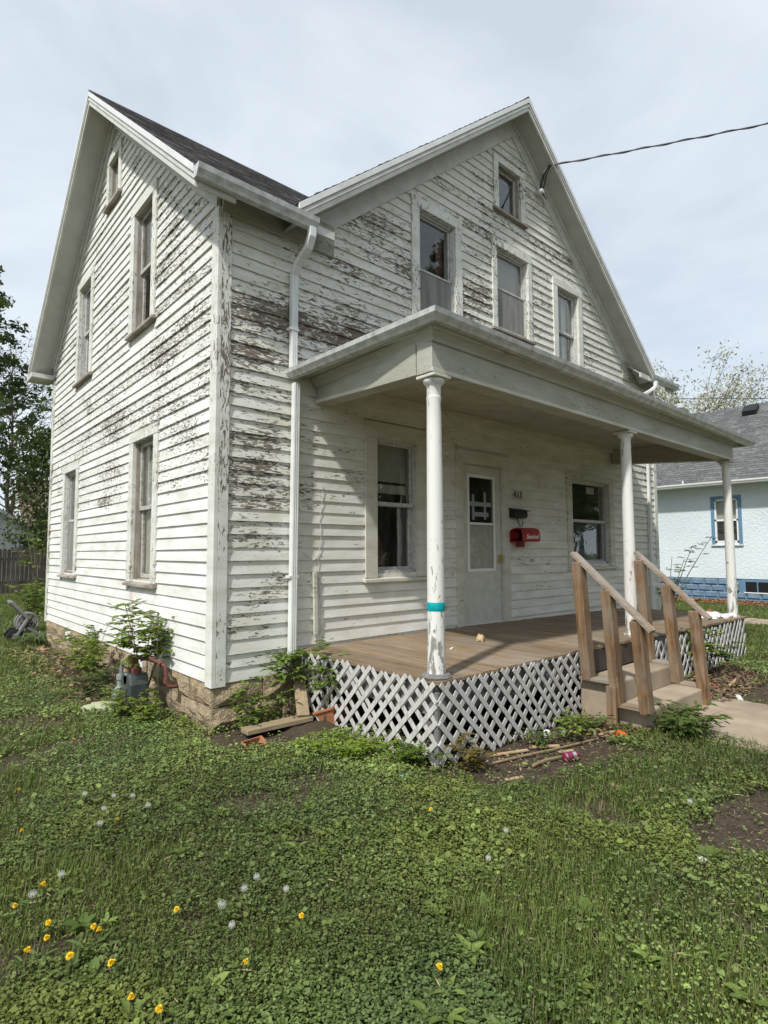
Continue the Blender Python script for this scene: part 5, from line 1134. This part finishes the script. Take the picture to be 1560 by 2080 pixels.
# fence
fc = thing('board_fence', (-2, 20, .15), 'dark weathered board fence across the back yard', 'fence')
for i in range(60):
    x0 = -4.2+i*.142; h = 1.62+random.uniform(-.03, .03); w_ = .125
    B().prism([(x0, 20+random.uniform(-.01, .01), .12), (x0+w_, 20, .12), (x0+w_, 20, .15+h-.04), (x0+w_-.03, 20, .15+h), (x0+.03, 20, .15+h), (x0, 20, .15+h-.04)], (0, .022, 0)).obj('picket', 'picket', fc)
for z in (.5, 1.35): B().box(-4.2, 4.3, 20.03, 20.08, z, z+.09).obj('fence_rail', 'picket', fc)
# garage behind the fence
ga = thing('garage', (0, 31, .15), 'white clapboard garage with a low gable behind the fence', 'garage')
GYY = 28.; pk = (-1.4, 5.95); ev = (3.75, 2.40)
gw = B().prism([(-6.4, GYY, .1), (3.55, GYY, .1), (3.55, GYY, 2.5), (pk[0], GYY, 5.75), (-6.4, GYY, 2.5)], (0, 6, 0)).obj('wall', 'oldwhite', ga)
z = .15
while z < 5.6:
    xr_ = 3.55 if z < 2.5 else 3.55-(z-2.5)/(5.75-2.5)*(3.55-pk[0]); xl = -6.4 if z < 2.5 else -6.4+(z-2.5)/3.25*(pk[0]+6.4)
    if z > 1.2: B().prism([(xl, GYY-.004, z), (xr_, GYY-.004, z), (xr_-.1, GYY-.004, z+.11), (xl+.1, GYY-.004, z+.11)], (0, -.016, 0)).obj('clapboard', 'oldwhite', gw)
    z += .125
B().prism([(ev[0]+.1, GYY-.25, ev[1]-.1), (pk[0], GYY-.25, pk[1]-.08), (pk[0], GYY-.25, pk[1]+.08), (ev[0]+.1, GYY-.25, ev[1]+.08)], (0, 6.5, 0)).obj('roof', 'oldwhite', ga)
B().box(2.95, 3.35, GYY-.05, GYY-.002, 1.75, 2.25).obj('window', 'bark', ga)
bh = thing('brown_roof_house', (8, 44, .15), 'distant house with a steep weathered brown roof behind the garage', 'house')
b = B().box(5.1, 13, 40, 48, 0, 2.6); b.prism([(5.1, 40, 2.6), (5.1, 48, 2.6), (5.1, 44, 6.7)], (.2, 0, 0)).obj('wall', 'oldwhite', bh)
B().prism([(4.85, 39.6, 2.35), (4.85, 44, 6.95), (4.85, 48.4, 2.35), (4.85, 48.4, 2.5), (4.85, 44, 7.15), (4.85, 39.6, 2.5)], (8.5, 0, 0)).obj('roof', 'shingle_brown', bh)
B().bar((4.8, 39.6, 2.4), (4.8, 44, 7.05), .1, .22, upv=(0, 0, 1)).obj('rake_board', 'oldwhite', bh)

# unseen houses, added over the street so the porch panes mirror dark fronts
def unseen_street_house(x0, y0, label):
    t = thing('unseen_street_house', (x0+4, y0, 0), label, 'house'); wl = 8.6
    B().box(x0, x0+wl, y0-7, y0, 0, 3.1).obj('wall', 'street_brick', t)
    B().prism([(x0-.4, y0+.45, 2.95), (x0-.4, y0-3.5, 5.6), (x0-.4, y0-7.4, 2.95), (x0-.4, y0-7.4, 3.1), (x0-.4, y0-3.5, 5.8), (x0-.4, y0+.45, 3.1)], (wl+.8, 0, 0)).obj('roof', 'shingle', t)
    for q in (1.2, 5.6): 
        f = B().box(x0+q, x0+q+1.5, y0+.002, y0+.05, 1., 2.4).obj('window', 'white', t); B().box(x0+q+.1, x0+q+1.4, y0+.052, y0+.06, 1.1, 2.3).obj('pane', 'black', f)
    B().box(x0+3.6, x0+4.6, y0+.002, y0+.06, .2, 2.3).obj('door', 'bark', t)
MAT['street_brick'] = plain('dark_red_brick_front', (.16, .095, .07), .9, nscale=3.)
unseen_street_house(3.0, -30, 'low dark brick house added unseen across the street behind the first trees'); unseen_street_house(14.5, -28.5, 'low dark brick house added unseen across the street, second along')
unseen_street_house(26, -27, 'low dark brick house added unseen across the street, third along'); unseen_street_house(38, -25, 'low dark brick house added unseen at the far end across the street')

# ================================================================== lawn
DIRT = [[(1.13, -1.78), (1.85, -1.73), (3.03, -1.98), (2.65, -2.46), (1.9, -2.72), (1.15, -2.62), (.80, -2.38), (.9, -2.1)],
        [(1.17, -3.58), (1.67, -3.55), (2.3, -3.7), (1.9, -4.1), (1.25, -3.95), (1.1, -3.73)],
        [(-.24, .55), (-.12, -.05), (.1, -.1), (.9, -.05), (1.0, -.75), (.5, -.85), (.1, -.66), (-.2, -.5)],
        [(4.3, -2.0), (6.6, -2.0), (6.2, -2.55), (5.2, -2.75), (4.3, -2.65)], [(4.66, -2.6), (5.8, -2.75), (6.5, -3.3), (4.66, -3.9)], [(-.62, 1.7), (-.05, 1.0), (-.02, 6.6), (-.35, 6.2)]]
EXCL = [[(-.05, .0), (9.4, .0), (9.4, 6.9), (-.05, 6.9)], [(.84, -1.98), (7.88, -1.98), (7.88, .05), (.84, .05)], [(2.84, -2.64), (4.28, -2.64), (4.28, -1.9), (2.84, -1.9)], [(3.13, -13), (4.58, -13), (4.58, -2.58), (3.17, -2.58)],
        [(11.8, -30), (13, -30), (13, 40), (11.8, 40)], [(16.5, -8), (30, -8), (30, 10), (16.5, 10)], [(.1, -.52), (.95, -.46), (.95, -.18), (.12, -.22)]]
def samp(n, r0, r1, th0, th1, power):
    u = rng.random(n); q = 2-power
    r = (r0**q+u*(r1**q-r0**q))**(1/q) if abs(q) > 1e-6 else r0*(r1/r0)**u
    th = np.radians(rng.uniform(th0, th1, n)); return CAM.x+r*np.sin(th), CAM.y+r*np.cos(th), r
def keep(x, y, dirt=.12):
    jx = x+.22*(fbm(x*5, y*5, 41)-.5)+.1*(vnoise(x*19, y*19, 42)-.5); jy = y+.22*(fbm(x*5, y*5, 43)-.5)+.1*(vnoise(x*19, y*19, 44)-.5); k = np.ones(x.shape, bool)
    for p in EXCL: k &= ~inpoly(x, y, p)
    d = np.zeros(x.shape, bool)
    for p in DIRT: d |= inpoly(jx, jy, p)
    thin = (fbm(x*1.9, y*1.9, 77) < .33) & (rng.random(x.shape) < .72)
    return k & ~(d & (rng.random(x.shape) > dirt*.5)) & ~thin
def grassiness(x, y):     # 1 = blades, 0 = creeping broad leaves
    base = fbm(x*1.1+3, y*1.1+1, 61)
    # grass takes over towards the street and far back in the yard
    s = np.clip((y-2.2)*.25, 0, .4)+np.clip((x-7)*.3, 0, .35)+np.clip((-1.3-x)*.6, 0, .3)*(y > -1.2)
    for bx, by, br, ba in ((.55, -4.0, 1.0, .33), (-.35, -3.75, .55, .24), (1.35, -3.0, .40, .30), (2.1, -3.15, .40, .28), (.35, -3.2, .25, .2), (-1.85, -3.1, .35, .15), (2.9, -3.5, .5, .3)):
        s = s+ba*np.clip(1.4-np.hypot(x-bx, y-by)/br, 0, 1)
    return np.clip((base+s-.56)*4.5, 0, 1)
# creeping leaves
n0 = 640000; x, y, r = samp(n0, 1.5, 17., -8, 92, 1.7); k = keep(x, y); gz = grassiness(x, y); k &= rng.random(n0) > gz*.80
x, y, r = x[k], y[k], r[k]; n = len(x); hmap = .028+.055*fbm(x*2.6, y*2.6, 71)*(1+.5*vnoise(x*.8, y*.8, 5))
z = gh(x, y)+hmap*(.25+.75*rng.random(n)**.6); s = (.0036+.0048*rng.random(n))*np.clip(1+(r-2.8)*.13, 1, 2.8); s *= 1+.55*(fbm(x*1.7, y*1.7, 88)-.4)
big = rng.random(n) < .05; s[big] *= 2.1
pt = fbm(x*1.4, y*1.4, 91)[:, None]; c = np.array((.094, .140, .048))*(1-pt)+np.array((.185, .232, .060))*pt; c = c*(.55+.9*rng.random((n, 1)))*(.72+.85*np.clip(fbm(x*.9+2, y*.9, 55)*2-.45, 0, 1))[:, None]; yl = np.clip(fbm(x*1.8, y*1.8+5, 57)*3-1.55, 0, 1)[:, None]; c = c*(1-yl*.5)+yl*.5*np.array((.24, .28, .05)); c *= (1+.45*np.exp(-((x-.6)**2+(y+1.3)**2)/.5))[:, None]
blue = (vnoise(x*1.1, y*1.1, 92) > .60)[:, None]; c = np.where(blue, c*np.array((.97, 1.0, 1.06)), c); c[big] *= 1.25
N = np.stack([rng.normal(size=n)*.42, rng.normal(size=n)*.42, np.ones(n)], 1); a = rng.uniform(0, 6.283, n); U = np.stack([np.cos(a), np.sin(a), rng.normal(size=n)*.25], 1)
lf = leafmesh('creeping_weeds', np.stack([x, y, z], 1), N, U, s, .72+.2*rng.random(n), c, None, 'leaf', 'stuff'); tag(lf, 'dense carpet of small creeping weeds over the lawn', 'ground cover')
# grass blades
n0 = 600000; x, y, r = samp(n0, 1.5, 24., -8, 92, 1.5); k = keep(x, y, .05); gz = grassiness(x, y); k &= rng.random(n0) < .34+.66*gz
x, y, r = x[k], y[k], r[k]; n = len(x); tuft = fbm(x*3.1, y*3.1, 15); Lb = (.030+.050*rng.random(n))*(.5+.95*tuft)*(1+.25*np.clip(gz[k], 0, 1)); wb = (.0016+.0012*rng.random(n))*np.clip(1+(r-2.6)*.16, 1, 4.2); Lb *= np.clip(1+(r-5)*.02, 1, 1.3)
a = rng.uniform(0, 6.283, n); la = rng.uniform(.15, .95, n); d = np.stack([np.cos(a)*la, np.sin(a)*la, np.ones(n)], 1); d /= np.linalg.norm(d, axis=1, keepdims=True); sd = np.stack([-np.sin(a), np.cos(a), np.zeros(n)], 1)*wb[:, None]
p0 = np.stack([x, y, gh(x, y)-.003], 1); p1 = p0+d*Lb[:, None]*.55; d2 = d.copy(); d2[:, 2] -= .55*rng.random(n); p2 = p1+d2*Lb[:, None]*.5
v = np.stack([p0-sd, p0+sd, p1+sd*.8, p1-sd*.8, p2], 1).reshape(-1, 3); kk = np.arange(n)[:, None]*5
f4 = kk+np.array([[0, 1, 2, 3]]); f3 = kk+np.array([[3, 2, 4, 4]])
tri = np.concatenate([kk+np.array([[0, 1, 2]]), kk+np.array([[0, 2, 3]]), kk+np.array([[3, 2, 4]])]); me = npmesh('grass', v, tri)
pt = fbm(x*1.6+7, y*1.6, 29)[:, None]; c = np.array((.080, .122, .030))*(1-pt)+np.array((.170, .218, .046))*pt; c = c*(.6+.8*rng.random((n, 1))); dry = rng.random(n) < .09; c[dry] = np.array((.28, .23, .13))*(.6+.5*rng.random((dry.sum(), 1)))
at = me.color_attributes.new('col', 'FLOAT_COLOR', 'POINT'); c4 = np.ones((n, 4), np.float32); c4[:, :3] = c; at.data.foreach_set('color', np.repeat(c4, 5, 0).ravel())
gr = link('grass', me, 'leaf', kind='stuff', fix=False); tag(gr, 'short uneven lawn grass', 'grass')

# broad-leaved rosettes
nr = 420; x, y, r = samp(nr, 1.8, 8., 0, 86, 1.3); k = keep(x, y); x, y = x[k], y[k]; q = 8; C = []; an = rng.uniform(0, 6.283, (len(x), q)); l = rng.uniform(.014, .042, (len(x), 1))*rng.uniform(.7, 1.2, (len(x), q))
U = np.stack([np.cos(an), np.sin(an), rng.uniform(.05, .7, an.shape)], -1); C = np.stack([x, y, gh(x, y)+.03], 1)[:, None]+U*l[..., None]; n = len(x)*q
ro = leafmesh('broadleaf_weeds', C.reshape(-1, 3), np.tile(np.array([[0, 0, 1.]]), (n, 1))+rng.normal(size=(n, 3))*.2, U.reshape(-1, 3), l.ravel(), np.repeat(rng.uniform(.22, .55, len(x)), q), np.repeat(green(len(x), (.10, .16, .035), (.19, .25, .06)), q, 0), None, 'leaf', 'stuff'); tag(ro, 'rosettes of broad weed leaves dotted through the lawn', 'weeds')
# ---- dandelions
def rosette(a, t):
    n = 8; an = rng.uniform(0, 6.283, n); l = rng.uniform(.025, .048, n); U = np.stack([np.cos(an), np.sin(an), rng.uniform(.1, .6, n)], 1)
    C = np.array(tuple(a))+U*l[:, None]+np.array([0, 0, .025]); leafmesh('leaves', C, np.tile(np.array([[0, 0, 1.]]), (n, 1))+rng.normal(size=(n, 3))*.2, U, l, .20, green(n, (.09, .14, .035), (.14, .20, .05)), t)
def stemmed(x, y, h):
    z = ghf(x, y); lx, ly = random.uniform(-.02, .02), random.uniform(-.02, .02); return Vector((x-lx, y-ly, z)), Vector((x, y, z+h))
for (x, y) in [(-1.66, -1.25), (-1.68, -1.89), (-1.8, -1.98), (-1.72, -2.21), (-1.74, -2.29), (-1.81, -2.31), (-1.7, -2.47), (-1.59, -2.36), (-1.58, -2.4), (-1.59, -2.6), (-1.3, -2.48), (-.91, -2.83), (-1.6, -2.85), (-1.54, -2.94), (-.69, -3.41), (-1.22, -2.93), (.18, -2.53), (-1.57, -.6), (-1.22, -1.41), (-1.05, .3)]:
    a, c = stemmed(x, y, random.uniform(.085, .11)); t = thing('dandelion', a, 'yellow dandelion flower in the lawn', 'flower', 'dandelions in flower')
    B().tube([a, a.lerp(c, .5)+Vector((.004, 0, 0)), c], .0018, 5).obj('stem', 'stem', t); b = B(); tl = Vector((random.uniform(-.5, .5), random.uniform(-.5, .5), 1)).normalized(); u = tl.orthogonal().normalized(); w_ = tl.cross(u); R0 = random.uniform(.011, .017)
    for ring, (rr_, hh) in enumerate(((1., .0), (.85, .003), (.62, .006), (.36, .008))):
        for i in range(14):
            q = 6.283*(i+ring*.5)/14+random.uniform(-.1, .1); o = u*math.cos(q)+w_*math.sin(q); s_ = tl.cross(o)*.0028; e = c+o*R0*rr_*random.uniform(.85, 1.1)+tl*(hh+.002*ring); b.add([c+tl*hh*.4, c+o*R0*rr_*.6-s_+tl*(hh+.002), e, c+o*R0*rr_*.6+s_+tl*(hh+.002)], [(0, 1, 2, 3)])
    b.obj('petals', 'yellow', t)
    if random.random() < .4: rosette(a, t)
for (x, y) in [(-1.29, -1.0), (-1.16, -1.13), (-1.25, -1.26), (-1.07, -1.2), (-1.32, -1.44), (-1.04, -1.38), (-1.02, -2.54), (-.96, -2.54), (-1.74, -2.0), (-1.61, -1.91), (-1.15, -2.59), (-.91, -2.71), (-1.2, -2.78), (-.02, -3.11), (.23, -3.03), (1.3, -3.54)]:
    a, c = stemmed(x, y, random.uniform(.11, .15)); t = thing('dandelion_clock', a, 'white dandelion seed head in the lawn', 'seed head', 'dandelion seed heads')
    B().tube([a, a.lerp(c, .5)+Vector((.005, 0, 0)), c], .0018, 5).obj('stem', 'stem', t); b = B(); R0 = random.uniform(.012, .018)
    for i in range(70):
        q = (i+.5)/70; ph = math.acos(1-2*q); th = i*2.39996; d = Vector((math.sin(ph)*math.cos(th), math.sin(ph)*math.sin(th), math.cos(ph))); e = c+d*R0; u = d.orthogonal().normalized(); w_ = d.cross(u); s_ = .0007
        b.add([c+u*s_*.4, c-u*s_*.4, e-u*s_*.4, e+u*s_*.4], [(0, 1, 2, 3)]); z_ = random.uniform(0, 6); k1 = (u*math.cos(z_)+w_*math.sin(z_)); k2 = d.cross(k1); b.add([e+k1*.0024, e+k2*.0024+d*.001, e-k1*.0024, e-k2*.0024+d*.001], [(0, 1, 2, 3)])
    if random.random() < .6: rosette(a, t)
    b.obj('fluff', 'fluff', t); B().lathe([(.001, -.003), (.003, 0), (.001, .003)], c, 6).obj('seed_core', 'tan', t)
print('clapboards', nclap, 'objects', len(bpy.data.objects))
